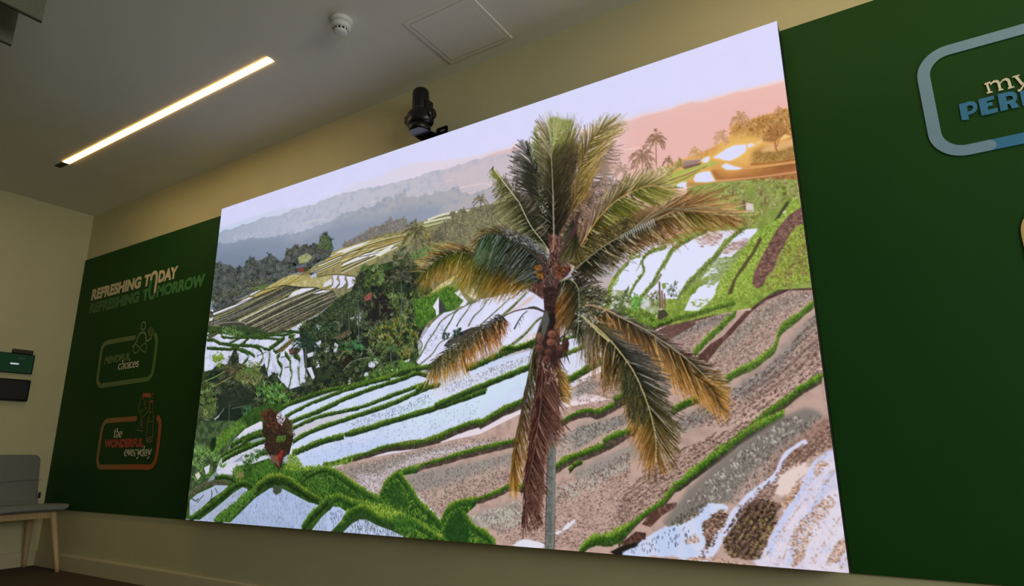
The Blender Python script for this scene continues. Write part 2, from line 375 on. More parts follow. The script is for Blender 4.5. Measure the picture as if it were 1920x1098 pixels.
    line(Q('Z5',1190,215,1320,190,1470,195,1570,215),1.8,(78,78,60)); line(Q('Z5',1330,200,1345,270,1280,330),1.6,(90,88,72)); line(Q('Z5',1395,200,1400,235,1412,275,1370,330),1.6,(100,98,90)); line(Q('Z5',1470,200,1465,240,1484,275,1440,330),1.6,(100,98,90))
    # steep dark terraces
    tr = Q('Z5',75,560,330,470,520,430,840,300,1150,325,1350,360,1400,430,1200,590,860,780,640,810,420,760,380,700,60,720)
    poly(tr,(66,66,56),tex=(N3,(104,98,78),.45,.8))
    for k in range(15):
        t = (k+.5)/15; A_ = Q('Z5',90+t*560,580+t*225)[0]; B_ = Q('Z5',700+t*690,345+t*70)[0]; line([A_,(A_*.5+B_*.5)+[0,1.2],B_],1.5,((38,40,36),(150,146,112),(44,46,40))[k%3],1.2)
    for q,w,c in [((80,612,300,540,500,460,700,380),1.6,(110,116,120)),((110,640,500,480,840,312),4,(150,148,98)),((110,655,300,590,520,480),1.5,(190,186,160)),((70,700,480,540,930,330),3,(132,132,128)),
                  ((360,664,700,488,980,342),5.5,(156,152,92)),((120,700,300,640,520,560,700,470),1.6,(126,128,124)),((375,668,780,474,1150,327),4.2,(214,212,196)),((430,702,840,494,1215,338),3.6,(186,184,156)),((470,690,860,500,1150,370),2,(140,134,96)),
                  ((452,750,905,535,1310,358),2.6,(196,192,164)),((480,752,900,570,1200,440,1350,380),2.4,(158,154,120)),((540,780,900,600,1200,470,1390,402),2.4,(170,166,136)),((640,800,1050,590,1392,432),2.6,(160,156,130)),
                  ((700,790,1000,640,1150,570),3.4,(130,122,88)),((860,770,1050,670,1200,590),4,(176,172,128))]:
        line(Q('Z5',*q),w,c,w*.7,tex=(N2,tuple(np.array(c)*.75),.4,.8))
    for q in [(75,560,250,475,312,472,110,574),(250,470,430,395,470,408,330,472),(105,588,300,512,470,425,520,432,330,520,110,608),(480,402,560,345,600,348,505,410),(930,370,1020,332,1155,326,1040,372,880,420),(1130,385,1240,350,1320,356,1180,385)]:
        poly(Q('Z5',*q),(220,220,230))
    line(Q('Z5',250,472,330,468,480,412,540,424),1.6,(52,54,46)); line(Q('Z5',830,300,920,310,960,325,1150,322,1210,336),2,(56,56,44)); line(Q('Z5',500,410,620,350,830,302),2,(60,60,44))
    line(Q('Z5',60,560,110,574,520,432),1.4,(40,44,40))
    poly(Q('Z5',140,700,300,680,440,690,430,715,200,730),(66,66,62)); line(Q('Z5',90,720,200,690,370,676,440,694),2,(150,150,130))
    # tree band, left middle, darker in front of the haze
    tb_ = Q('Z1',0,900,60,880,100,930,160,905,220,950,330,930,340,870,380,850,440,870,500,860,590,800,650,850,700,880,740,830,750,770,800,750,850,720,880,740,930,700,980,720,1080,700,1110,620,1150,595,1200,620,1240,740,1200,830,1100,880,980,960,800,1010,640,1090,560,1130,200,1300,0,1400,-60,1100)
    poly(tb_,(74,80,78),soft=1,tex=(N2,(96,100,98),.4,.7))
    foliage(tb_,((70,76,74),(88,90,86),(58,66,64),(112,106,96),(62,76,62),(46,54,52)),3600,(2.5,6),(1,2),(-170,-10),clumps=260)
    poly(Q('Z1',870,840,960,790,1020,830,960,890,880,900),(156,160,110),soft=2); speck(Q('Z1',870,820,1000,800,1000,880,880,900),60,((190,192,150),(120,130,80)))
    foliage(Q('Z1',1080,700,1110,630,1160,600,1210,640,1200,760,1100,800),((84,104,60),(64,84,50),(110,124,80)),260,(2,5),clumps=40)
    for x,y in [(780,770),(850,740),(955,735),(1030,760),(1130,780)]:
        q = Q('Z1',x,y)[0]; palm(q[0],q[1],8,((58,62,54),(80,80,70),(104,98,84)),8,20,(110,104,92))
    foliage(Q('Z5',80,380,300,300,560,240,700,230,640,320,440,380,110,490),((84,88,74),(66,72,60),(120,112,92),(70,90,56)),900,(2,5),(1,1.8),clumps=80)
    foliage(Q('Z5',480,340,640,300,700,310,560,360),((108,130,70),(84,110,50)),120,(2,4))
    # huts
    poly(Q('Z1',800,945,860,930,930,900,965,930,880,950),(96,106,120)); poly(Q('Z1',870,950,930,935,930,985,880,995),(120,66,58)); poly(Q('Z1',930,935,980,930,980,970,930,990),(66,70,44))
    poly(Q('Z1',985,1015,1060,970,1090,975,1080,1000,1030,1030),(130,134,144)); poly(Q('Z1',1000,1025,1060,1000,1060,1040,1005,1050),(180,186,200)); poly(Q('Z1',985,1005,1040,985,1010,1020),(50,54,50))
    poly(Q('Z5',70,640,110,625,95,665,65,668),(200,204,214))
    # ---------------------------------------------------------------- left valley with white paddies
    base = np.vstack([Q('Z5',50,715,190,725,430,720,640,790,860,770,1100,690,1250,560,1400,430,1570,330,1750,150),Q('Z6',200,470,560,380,700,470,800,700,860,830,640,1000),(790,700),(660,720),Q('Z7',1000,800,400,1060,90,1100,130,650,210,0)])
    poly(base,(62,82,44),tex=(N2,(40,52,36),.35,.7))
    W = (216,219,240)
    poly(Q('Z7',190,60,360,30,700,90,1000,20,1240,20,1260,160,1220,420,1250,540,1160,600,1080,650,1000,540,900,500,840,440,760,400,640,440,520,350,480,240,400,350,330,330,260,400,180,420),(208,212,234),tex=(N2,(176,182,206),.45,.75))
    wet = [('Z7',215,45,300,20,360,60,340,90,250,90),('Z7',290,60,370,25,400,60,540,80,480,135,400,130,330,100),('Z7',200,105,300,140,340,170,200,172),('Z7',570,110,700,98,920,92,860,160,760,155,590,140),
           ('Z7',290,205,400,200,475,225,460,330,400,345,340,330,300,250),('Z7',195,285,240,290,275,340,215,410,195,400),('Z7',200,10,260,8,210,40),('Z7',1010,30,1080,30,1040,80,1000,90),
           ('Z7',560,205,620,240,600,290,540,280,545,240),('Z7',620,185,690,200,720,260,700,330,650,380,600,370,640,300,670,260),('Z7',720,165,790,205,850,200,830,150),('Z7',700,260,760,250,770,300,700,400,660,420,700,330),
           ('Z7',790,230,835,225,840,280,800,330,785,300),('Z7',880,220,915,240,905,330,880,360,850,470,830,470,850,330),('Z7',950,230,1130,115,1200,160,1100,200,1050,230,970,260),('Z7',975,290,1020,300,1030,370,1060,400,1040,520,1000,500,985,380),
           ('Z7',1080,300,1150,290,1160,340,1110,350),('Z7',1085,395,1140,420,1135,560,1080,640,1090,520),('Z7',1180,390,1210,400,1250,520,1220,560,1190,470),('Z7',1240,260,1330,200,1320,260,1230,300),('Z7',1090,25,1200,30,1200,110,1120,80),
           ('Z7',1250,370,1320,460,1300,480,1260,430),('Z7',1330,310,1365,320,1350,400),('Z7',1430,170,1480,180,1440,230),('Z7',1520,160,1560,160,1550,240,1520,220),('Z7',840,380,900,380,840,500),
           ('Z5',900,760,1000,700,1040,690,1000,770),('Z5',1140,700,1210,680,1200,740,1160,760),('Z5',1570,600,1640,560,1620,640,1590,680)]
    for t,*v in wet: poly(Q(t,*v),W,tex=(N2,(186,190,216),.35,.75),rag=4)
    G = ((96,136,60),(74,116,46),(120,156,78)); GM = ((56,88,34),(46,74,30))
    def edge(t, v, u=2.2, d=2.2, **k): bank(Q(t,*v),u,d,lit=G,mid=GM,dark=(40,52,28),blade=1.7,**k)
    for v,u,d in [((210,10,300,8,370,20,350,50,400,70,520,72,640,66,800,50,1000,42,1090,20,1180,15),3,2.4),((205,95,280,100,340,130,420,140,500,158,570,140,640,70),4,3),((205,180,300,182,420,190,500,185,600,205,680,250,700,270),3.6,3),
                  ((560,150,680,160,750,190,780,240,775,300,700,410),3,3),((570,140,600,150,740,160,800,185,850,195),3,2),((540,200,620,230,630,280,580,340),3,3),((690,80,830,75,960,90),2.2,2.6),((850,180,920,130,1010,60),3,6),((1050,60,1110,60,940,210,890,190),3,4),
                  ((960,240,930,290,980,380,960,480),5,5),((1010,230,1060,300,1070,380),6,5),((1100,250,1160,290,1160,330),7,5),((1150,380,1155,470,1170,560),4,4),((440,130,520,90,560,70),2,2),((850,200,850,300,820,450),3,3),((1060,380,1080,450,1050,600),3,3)]:
        edge('Z7',v,u,d)
    poly(Q('Z7',930,200,1100,60,1110,100,980,220),(110,100,60),tex=(N3,(80,64,34),.4,.7)); poly(Q('Z7',210,55,290,20,340,15,300,50,230,85),(76,78,56))
    foliage(Q('Z5',190,740,320,730,440,790,400,830,230,820),((110,146,76),(70,104,50),(140,170,104),(46,70,40)),260,(3,6),ang=(-120,-20))
    foliage(Q('Z5',270,730,560,740,640,790,450,800),((44,56,40),(60,80,46)),300,(2,5))
    line(Q('Z7',720,262,770,240,820,215),1.6,(40,44,36)); line(Q('Z7',970,275,1020,262),1.8,(40,44,36)); line(Q('Z7',1010,380,1060,370),2,(40,50,40))
    foliage(Q('Z7',230,200,290,210,370,250,380,330,340,400,280,330),((150,170,60),(120,150,50),(90,130,46)),260,(2,5),clumps=26)
    # red hut roof
    poly(Q('Z7',1050,190,1130,170,1180,190,1140,240,1060,245),(96,60,52),tex=(N3,(126,84,70),.4,.8))
    # ---------------------------------------------------------------- jungle
    J1 = np.vstack([Q('Z7',150,650,170,500,260,420,400,380,480,200,510,180,540,330,640,380,780,360,800,330,840,480,900,420,1000,560,1060,600,1200,560,1230,500,1300,560,1757,540,1757,560,1500,620,1200,720,1000,800,800,860,600,950,400,1060,100,1098,130,850)])
    poly(J1,(44,54,40),tex=(N2,(30,38,30),.35,.65),a=.93)
    J2 = np.vstack([Q('B5',340,360,440,340,500,170,560,110,640,70,760,120,900,60,1000,130,1010,330,1098,380,1098,580,1040,700,960,880,700,1000,500,1080,200,1098,60,1098,40,820,0,640,60,560,200,500,300,440)])
    poly(J2,(50,60,42),tex=(N2,(30,36,30),.35,.65),a=.92)
    for v in [(500,500,545,480,530,560,500,600),(440,530,480,520,460,560),(345,590,360,620,340,640),(150,590,185,560,200,610,170,630),(130,750,190,720,200,780,140,780),(0,680,20,700,10,730),(240,790,270,770,240,830,220,820),(310,740,340,760,320,850,300,820),
              (70,840,150,810,140,850,80,870),(150,900,175,890,180,950,150,960),(20,950,60,960,80,1040,50,1098,10,1098,10,1010),(70,960,110,950,140,1040,120,1060),(430,1060,445,1040,445,1098,420,1098),(570,1000,620,990,600,1030,560,1030),(600,890,680,870,700,900,640,960,600,950),(680,970,720,940,700,990),(900,900,960,880,930,930,890,960)]:
        poly(Q('B5',*v),(205,208,226))
    poly(Q('B5',560,380,640,320,780,320,850,480,860,560,740,560,620,600,560,640,560,480),(38,36,34),soft=6)
    poly(Q('B5',420,720,480,620,600,560,700,720,600,860,440,900,340,900,420,780),(30,34,32),soft=6,a=.8)
    speck(Q('B5',660,340,800,400,860,520,680,520),16,(190,186,176),L=(1,2.5))
    dk = ((58,76,46),(44,58,40),(78,98,56),(100,110,74),(70,66,52),(34,44,36),(120,124,88))
    bl = ((84,116,52),(62,96,44),(110,140,70),(130,150,88),(46,70,40),(92,88,54))
    foliage(J1,dk,2600,(3,9),(1,2.2),(-170,-10),.2,clumps=240)
    foliage(J2,dk,3600,(3,10),(1,2.2),(-170,-10),.2,clumps=330)
    foliage(Q('B5',520,100,700,60,760,180,700,260,560,280,600,180),bl,420,(3,8),clumps=50)
    foliage(Q('B5',760,330,1098,330,1098,620,1000,640,900,520,780,420),bl+((126,118,80),),700,(3,8),clumps=80)
    foliage(Q('B5',560,690,820,540,920,520,1030,700,960,860,860,900,820,800,640,780),bl+((150,120,50),(160,140,80)),900,(4,9),clumps=80)
    foliage(Q('B5',380,760,520,730,560,800,440,840,360,800),((56,110,60),(40,84,50),(84,130,76)),260,(3,7),clumps=22)
    foliage(Q('B5',480,1098,700,960,900,880,1000,960,700,1040),((96,130,56),(72,106,42)),460,(3,7),clumps=50)
    foliage(Q('Z7',150,540,260,560,320,700,250,900,130,900),bl+((126,116,70),),620,(3,8),clumps=70)
    foliage(Q('Z7',560,380,760,320,760,560,640,560,500,520,500,420),((112,120,70),(96,90,60),(126,146,80),(80,76,50)),560,(5,12),(1,2.4),clumps=34)
    foliage(Q('Z7',700,600,780,560,900,540,1000,560,1090,660,1040,740,860,760,740,720),((90,140,56),(66,112,44),(130,170,90),(46,80,36)),520,(5,11),(1,2.4),(-140,-40),clumps=30)
    foliage(Q('Z7',580,780,680,780,680,880,590,900),((46,92,60),(60,110,66)),90,(4,9),clumps=6)
    poly(Q('Z7',330,640,560,560,700,640,640,760,440,860,330,800),(38,46,38),soft=10,a=.75)
    poly(Q('Z7',340,800,560,780,580,900,420,1060,220,1060,250,980),(28,40,30),soft=6,a=.85)
    for q,w,c in [(Q('Z7',100,1060,150,1040,250,960,330,870,385,800),2.6,(120,120,112)),(Q('Z7',440,760,435,900,430,1010),1.8,(100,104,96)),(Q('Z7',260,580,380,520,470,470),2,(150,146,110)),(Q('Z7',180,520,300,470,390,415),2.6,(120,156,80)),(Q('Z7',460,800,570,780),2,(96,104,84))]:
        line(q,w,c)
    poly(Q('Z7',95,1080,160,1030,190,1050,140,1098,90,1098),(190,196,210)); poly(Q('Z7',205,990,240,930,265,945,230,1000),(190,194,204)); poly(Q('Z7',280,905,340,860,330,890,290,920),(150,154,160))
    # mid palms of the valley
    for t,x,y,r,trk,cols in [('B5',880,190,27,70,((60,60,48),(84,84,66),(44,48,40),(120,116,98))),('B5',510,370,26,80,((40,52,40),(58,70,50),(90,96,70))),('B5',60,740,26,60,((36,56,44),(50,74,54),(30,42,38))),
                           ('B5',230,640,30,70,((40,62,44),(56,84,52),(84,100,66))),('B5',370,420,20,40,((44,58,42),(66,80,52))),('Z7',480,440,26,0,((70,66,48),(96,90,62),(120,112,80),(56,60,44))),
                           ('B5',790,800,20,36,((60,92,50),(84,110,62),(120,120,84))),('B5',430,480,22,50,((54,70,48),(80,90,60))),('Z7',1220,160,26,80,((34,50,40),(48,70,50),(40,56,48))),('Z7',640,430,22,0,((96,120,60),(74,96,50),(120,130,80))),('B5',620,900,20,0,((60,84,44),(84,104,54)))]:
        q = Q(t,x,y)[0]; palm(q[0],q[1],r,cols,11,trk,(84,88,80),w=1.5)
    for x,h in [(488,160),(520,170),(545,200),(700,60),(876,180)]:
        q = Q('B5',x,440)[0]; blades([q],[(q[0]-1,q[1]+h/4.575*1.3)],1.5,(112,116,108),(90,94,88),tip=.9)
    poly(Q('B5',560,345,630,310,625,370,570,385),(150,84,76),tex=(N3,(110,70,60),.4,.7))
    poly(Q('B5',300,690,440,630,460,660,350,720),(80,72,58),tex=(N3,(110,100,80),.4,.7))
    line(Q('B5',340,900,370,840,420,810,450,830),3,(120,112,76)); poly(Q('B5',360,920,440,840,450,900,400,960),(40,36,28))
    line(Q('B5',380,980,450,910,560,875,620,870),1.6,(120,124,112))
    # palm near the top of the fields
    q = Q('Z6',640,170)[0]; palm(q[0],q[1],26,((78,78,52),(104,104,66),(140,136,92),(60,60,44)),15,40,(92,86,70),-230,50,w=1.5)
    foliage(Q('Z6',700,180,760,140,780,220,720,240),((150,142,90),(120,112,70)),50,(5,10))
    q = Q('Z6',510,400)[0]; foliage(Q('Z6',440,330,600,300,620,420,560,470,450,440),((66,72,50),(90,98,66),(120,118,86),(50,60,44)),420,(5,11),(1.2,2.2),clumps=20)
    # ---------------------------------------------------------------- green shoulder and small field right of the jungle
    poly(Q('Z6',620,760,780,680,900,620,990,660,1050,720,1040,780,960,830,820,880,680,980,640,960),(72,110,44),tex=(N2,(52,84,34),.4,.7))
    foliage(Q('Z6',640,760,780,690,900,620,1000,660,1050,730,960,830,840,860,700,960,650,900),((88,130,50),(66,108,40),(120,150,60),(50,84,32)),900,(3,6))
    poly(Q('Z6',760,690,860,600,960,540,1010,520,940,600,830,660),(214,206,180),tex=(N2,(190,180,110),.4,.7))
    foliage(Q('Z6',700,720,960,600,1060,560,1060,640,900,640,760,720),((140,150,66),(120,134,56)),200,(2,5))
    poly(Q('Z6',785,800,840,710,840,860,815,880,810,830),(222,222,236)); poly(Q('Z6',838,715,905,830,870,860,838,850),(64,66,62)); poly(Q('Z6',970,680,1020,655,1040,700,1085,760,1060,790,1010,800,1050,750),(222,222,238)); poly(Q('Z6',1100,590,1180,720,1140,740,1060,680),(220,212,190),tex=(N2,(150,140,100),.4,.7))
    # white paddies fanning out left of the trunk (A5)
    fan = Q('A5',0,690,60,600,50,480,150,330,260,230,400,200,560,110,700,90,900,40,1000,0,1190,-40,1210,500,1100,520,900,560,800,560,640,620,560,680,200,760,60,740)
    poly(fan,(221,222,247),tex=(N1,(212,212,240),.4,.7))
    poly(Q('A5',870,220,960,170,1050,90,1130,60,1080,120,980,180,900,230),(214,190,184),soft=4)
    for v,w,c in [((0,690,60,600,110,500,180,400,230,320,300,260,420,190,570,110),4.5,(126,130,110)),((30,720,150,620,210,530,260,490,330,460,400,420),3.4,(110,118,90)),((250,470,270,400,330,300,360,240,400,200),4.8,(96,112,84)),
                  ((380,360,420,290,480,210,520,150,600,110),4,(128,132,116)),((490,360,540,270,620,190,660,120,690,100),4,(126,132,110)),((600,350,700,260,800,170,890,90),3.6,(124,128,110)),((800,270,900,180,1000,80,1040,40),7,(128,138,92)),
                  ((890,540,1000,450,1060,390,1120,320,1180,270),7,(120,126,84)),((0,620,50,560,60,520,30,480),3,(90,110,60))]:
        line(Q('A5',*v),w,c,w*.6,tex=(N3,tuple(np.array(c)*.72),.4,.7))
    poly(Q('A5',260,540,300,490,420,410,520,370,580,355,612,370,520,430,400,490,300,560),(78,70,72),tex=(N3,(56,50,54),.4,.7))
    foliage(Q('A5',340,400,430,380,430,460,350,470),((36,52,44),(50,70,50)),120,(2,5),clumps=12); foliage(Q('A5',260,420,320,430,300,480,250,480),((36,52,44),(50,64,50)),60,(2,4))
    speck(Q('A5',130,420,260,330,250,460,60,640),90,((150,156,170),(120,130,140)))
    poly(Q('A5',1000,480,1060,430,1190,400,1190,510,1060,500,1000,540),(212,196,196),tex=(N3,(226,222,236),.4,.7)); 
    # ---------------------------------------------------------------- main foreground paddies (B4)
    water = [Q('B4',0,600,200,510,400,445,780,330,900,315,960,320,860,380,700,400,540,430,300,520,0,620),
             Q('B4',0,680,60,630,400,520,620,410,760,380,960,320,1010,310,860,400,700,440,500,500,200,640,0,700),
             Q('B4',60,720,300,620,620,470,900,380,1010,320,1130,290,1200,320,1170,360,900,450,560,580,300,660,60,740)]
    poly(Q('Z7',400,1000,760,760,1040,740,1120,860,900,1098,400,1098),(56,86,36),tex=(N2,(40,66,28),.4,.7))
    big = np.vstack([Q('B4',-120,640,0,560,500,400,780,330,1150,280,1200,330),Q('P',840,700,1000,655,1060,640,1080,720,1000,760),Q('B4',1647,700,1300,820,900,920,500,1010,140,1090,40,1000,-100,900)])
    poly(big,(206,216,240),tex=(N1,(196,208,236),.35,.7))
    poly(Q('B4',900,560,1647,300,1900,200,2100,300,1647,600,1100,740),(206,222,240),soft=30)
    poly(Q('B4',60,980,480,870,900,840,900,900,560,1000,140,1090),(190,204,238),soft=14)
    poly(np.vstack([Q('A5',200,930,700,740,1100,600,1180,620,1100,700,700,860,200,1080)]),(212,214,236),soft=8)
    poly(Q('B4',60,740,400,620,520,620,300,720,60,840),(196,196,208),soft=3)
    poly(Q('Z7',510,1098,600,1010,760,930,780,940,780,1000,700,1040,640,1098),(216,212,228)); 
    poly(Q('A5',1320,470,1697,330,1900,420,1900,560,1697,640,1420,860,1320,740),(214,216,238))
    # rice seedling specks
    speck(Q('A5',250,920,760,720,1100,610,1130,640,800,800,300,980),420,((90,94,100),(120,122,130),(70,76,76)),L=(1,2.6),w=(.6,1.1),ang=(60,120))
    speck(Q('B4',500,700,1100,500,1200,420,1250,520,900,640,560,760),330,((120,128,140),(90,98,110)),L=(1,2.4),w=(.6,1),ang=(60,120))
    speck(Q('B4',120,950,900,700,1647,500,1647,640,900,880,200,1060),260,((130,140,160),(96,106,124)),L=(1,2),w=(.6,1),ang=(60,120))
    # dykes
    for path,u,d in [(Q('B4',-40,560,100,500,300,430,480,395,700,345,790,325,900,290,1010,250,1180,225,1300,215),4,4),
                     (Q('B4',-20,640,200,530,400,450,520,410,790,330,880,320),3.2,4),
                     (Q('B4',0,700,300,580,540,470,820,370,1010,310,1100,270,1190,290),4.4,5),
                     (Q('B4',40,745,260,650,560,580,700,540,900,460,1100,390,1190,360),4,3.8),
                     (Q('B4',40,860,200,770,520,660,700,600,900,530,1100,440,1190,400,1300,370),5,5),
                     (Q('B4',40,960,200,890,340,840,480,810),6,7),(Q('B4',490,800,640,760,860,690,1100,620,1300,560,1480,500,1700,420),6,6),
                     (Q('A5',0,960,90,900,120,880),6,5),(Q('A5',180,1098,500,960,700,880,900,800,1100,720,1160,700),6,7),
                     (Q('A5',470,760,600,710,800,620,960,560,1130,520),8,6),(Q('A5',0,760,100,740,180,720),6,4)]:
        bank(path,u,d,mid=((58,96,30),(44,80,26)),dark=(36,50,28))
    bank(Q('A5',780,600,860,560,960,560,1120,490,1190,470),6,4)
    bank(Q('A5',1300,660,1500,580,1697,490,1800,440),5,4,mid=((90,110,44),),dark=(56,64,36)); bank(Q('A5',1320,500,1480,455,1600,430),3,2.5)
    bank(Q('A5',1390,880,1500,820,1697,705,1760,670),9,8,lit=((140,160,54),(110,140,46)),dark=(50,56,32))
    # bank between water and mud, running the full width
    bank(np.vstack([Q('B3',-60,250,0,240,300,160,500,90,760,60,1000,0),Q('B4',1300,820,1500,730,1647,690),Q('A8',0,200,150,110,290,50)]),[5,8,9,7,9],[3,9,9,11,13],lit=((150,170,50),(120,155,40),(96,136,40)),dark=(56,50,42))
    # ---------------------------------------------------------------- mud fields, centre and right
    MUD = (190,160,149); MG = (146,139,131)
    mudall = np.vstack([Q('B3',40,270,300,190,700,120,1100,20),Q('A8',0,270,280,130,560,90,900,30),Q('A6',50,1040,300,900,600,780),Q('A6',860,560,1000,440,1250,370,1500,330),Q('B1',880,170,1100,30,1300,0,1380,0,1470,700,1620,1400),(1650,1100),(1100,1050),Q('B3',1500,970,1250,830,1000,740,700,420,400,530,200,400,40,300)])
    poly(mudall,MUD,tex=(N2,(170,142,132),.4,.75))
    # grey stubble near the banks
    for v in [Q('B3',60,290,700,150,1100,60,1000,130,700,200,500,330,240,400),Q('B3',640,340,800,310,1200,230,1700,120,1700,200,1300,330,1000,440,760,500),Q('B3',1240,700,1700,560,1700,700,1300,830),
              Q('A7',0,480,300,440,480,360,480,480,200,600,0,640),Q('A7',0,900,300,760,560,640,600,740,300,900,0,1000),Q('A7',860,500,1100,330,1300,300,1250,430,1000,560),Q('B1',700,820,1000,600,1390,200,1390,300,1050,700,800,900),
              Q('B1',180,400,400,280,760,200,700,260,400,360,220,440),Q('B1',620,480,820,270,1100,80,1370,30,1370,80,1100,180,800,420,620,560),Q('A5',1440,960,1697,860,1697,960,1450,1040)]:
        poly(v,MG,soft=9,a=.85)
    lit = ((216,188,178),(206,176,164),(196,170,150)); dkk = ((96,78,70),(78,64,58),(112,92,84),(60,52,48)); gry = ((172,168,160),(156,152,145),(112,106,100),(84,78,72),(66,60,56))
    M1 = np.vstack([Q('B3',60,280,700,130,1250,10,1700,0,1650,60,1200,130,700,290,500,420,400,520,250,420)])
    poly(Q('B3',230,330,460,320,700,180,1000,100,1400,40,1500,50,900,190,540,330,480,440,380,510,260,420),(206,196,204),soft=6,a=.8)
    rows(M1,1500,((70,64,60),(90,80,76),(120,108,104)),-14,2.6,L=(1.5,3)); speck(M1,700,((220,214,216),(190,180,178),(74,70,66)),L=(1.5,3.5),ang=(-120,-60))
    M2 = np.vstack([Q('B3',680,420,800,330,1300,230,1720,130),Q('A8',240,400,230,520,200,640),Q('B3',1620,430,1300,560,1080,640,980,730,860,640)])
    speck(M2,1900,gry,L=(1.5,4),ang=(-150,-20)); speck(Q('B3',880,620,1200,400,1620,300,1620,440,1100,620,980,720),500,((120,84,74),(196,160,148),(90,66,58)),L=(1.5,3.5))
    M3 = Q('A8',30,800,220,740,460,620,760,540,1025,380,1025,960,800,960,700,1060,200,1020,100,950)
    speck(M3,2600,((120,92,80),(84,66,58),(150,122,108),(206,176,162),(64,52,46)),L=(1.4,4)); rows(M3,500,((110,84,74),(90,70,62)),-26,4)
    speck(Q('A8',0,840,260,760,330,900,120,960),380,gry,L=(2,4),ang=(-130,-50)); speck(Q('A8',530,640,760,560,1025,420,1025,480,760,640,540,760),420,gry,L=(2,4),ang=(-130,-50))
    M4 = np.vstack([Q('A8',570,150,760,100,1010,10),Q('A6',60,1060,300,920,560,820,560,1098),Q('A7',460,180,360,240,200,340,0,370)])
    rows(Q('A7',0,200,200,80,460,0,460,180,300,300,0,370),420,((130,104,94),(90,72,66)),-22,3.4,L=(1.5,3)); speck(Q('A7',0,60,180,10,200,120,0,220),240,gry,L=(1.5,3))
    speck(Q('A7',0,520,470,380,480,480,380,520,200,620,0,720),900,gry,L=(1.5,4),ang=(-150,-20)); speck(Q('A7',0,650,400,520,500,500,0,720),150,lit)
    poly(Q('A8',540,300,720,215,760,330,540,430),MG,soft=6,a=.8); speck(Q('A8',530,290,720,210,740,340,540,420),420,gry,L=(1.5,4),ang=(-150,-20)); speck(Q('A8',530,330,640,300,640,400,540,430),150,lit)
    speck(Q('A8',640,540,1025,400,1025,520,700,640),300,gry,L=(2,4),ang=(-130,-50))
    M5 = Q('B1',180,400,400,270,760,190,720,260,560,380,400,540,300,470)
    rows(M5,520,((120,96,88),(90,74,68)),-34,3.2); speck(Q('B1',200,390,420,290,720,200,700,240,400,340),260,gry,L=(1.5,3.4),ang=(-120,-60))
    M6 = Q('B1',540,590,700,400,900,180,1120,40,1370,20,1380,70,1200,210,1060,380,1020,500,850,600,680,680,650,740)
    rows(M6,1500,((120,96,88),(84,70,64),(140,112,96)),-48,3.3); speck(M6,1200,((214,190,180),(90,76,70),(150,124,104),(196,180,172)),L=(1.5,3.6),ang=(-120,-40))
    M7 = np.vstack([Q('B1',720,820,900,700,1130,520,1390,200,1450,680,1200,800,1000,980,900,1098,660,1098,300,1098,300,1040,500,930,640,960)])
    poly(Q('B1',720,1098,900,900,1200,760,1440,560,1450,680,1200,800,1000,980,900,1098),(214,178,166),soft=12,a=.8)
    rows(M7,1100,((126,100,90),(90,72,66),(108,84,76)),-40,5,loose=.22); speck(M7,600,((90,74,66),(210,186,176),(130,108,98)),L=(1.5,3.5))
    line(Q('B1',800,850,1000,740,1200,600,1300,500,1420,400),4,(120,100,92),a=.8,soft=3); line(Q('B1',860,900,1150,720,1420,470),2,(100,82,76),a=.7,soft=2)
    speck(Q('B1',720,800,1000,640,1200,460,1390,210,1390,280,1100,660,760,900),500,gry,L=(1.5,4),ang=(-120,-50)); speck(Q('A7',840,540,1200,300,1300,300,1300,400,1000,540,860,640),330,gry,L=(2,4),ang=(-130,-50))
    M8 = Q('B2',0,860,0,560,200,360,480,200,760,90,1000,0,960,60,800,160,560,300,400,440,320,560,160,640)
    rows(M8,1100,((126,96,84),(86,66,58),(104,80,70)),-33,4.2,L=(2,5),loose=.25); speck(M8,700,((150,126,80),(206,178,164),(90,70,62)),L=(1.5,3.5))
    # muddy bank under grass, far right
    for v,c in [(Q('B1',140,370,300,270,560,220,740,150,760,170,560,230,300,300,180,390),(84,58,54)),(Q('B1',430,570,560,440,660,380,840,180,890,180,740,350,650,440,540,580),(86,60,54)),(Q('B1',880,150,1000,70,1160,0,1380,-20,1380,15,1180,20,1000,100,880,190),(76,54,52)),(Q('A3',1500,1098,1560,960,1697,800),(60,50,40))]:
        poly(v,c,tex=(N3,(110,82,74),.45,.8))
    YG = ((150,178,66),(126,160,56),(170,190,84),(110,146,50)); YM = ((96,126,48),(76,110,40))
    bank(Q('B1',-20,350,80,330,200,280,420,230,600,190,720,150,900,110,1040,30,1180,-20),[6,6,6,8,10],[4,4,3,4,5],lit=YG,mid=YM,dark=(60,80,36))
    bank(Q('B1',430,520,540,400,640,310,760,190),[9,8],[8,8],lit=YG,mid=YM,dark=(70,90,40))
    bank(Q('B1',680,720,800,650,900,610,1020,520,1080,450,1120,330,1250,230,1390,110),[9,10,12,10],[10,9,10,8],lit=YG,mid=YM,dark=(70,84,44))
    bank(Q('B1',250,980,350,920,500,860),[8,9],[9,9],dark=(50,60,30))
    bank(Q('B1',880,1098,1000,1000,1150,900,1280,800,1440,710),[11,12,11],[12,12,10],lit=YG[:2]+((96,140,40),),mid=((70,110,34),(56,92,30)),dark=(64,60,44))
    bank(np.vstack([Q('B2',0,870,90,760,180,680,300,600,380,500,440,460,600,330,760,210,880,120,1000,60,1130,0)]),[7,8,12,15,13,12],[9,6,10,14,14,12],lit=YG[:2]+((96,140,40),),mid=((70,110,34),(56,92,30)),dark=(48,46,34),blade=4)
    poly(Q('B2',160,740,220,660,330,600,400,590,400,620,300,680,220,760),(84,56,48),tex=(N3,(120,90,80),.45,.8)); poly(Q('B2',20,870,120,790,190,800,180,870,40,930),(70,46,40),tex=(N3,(110,80,66),.45,.8)); poly(Q('B2',-60,930,20,890,100,870,190,850,100,910,0,960),(34,30,26))
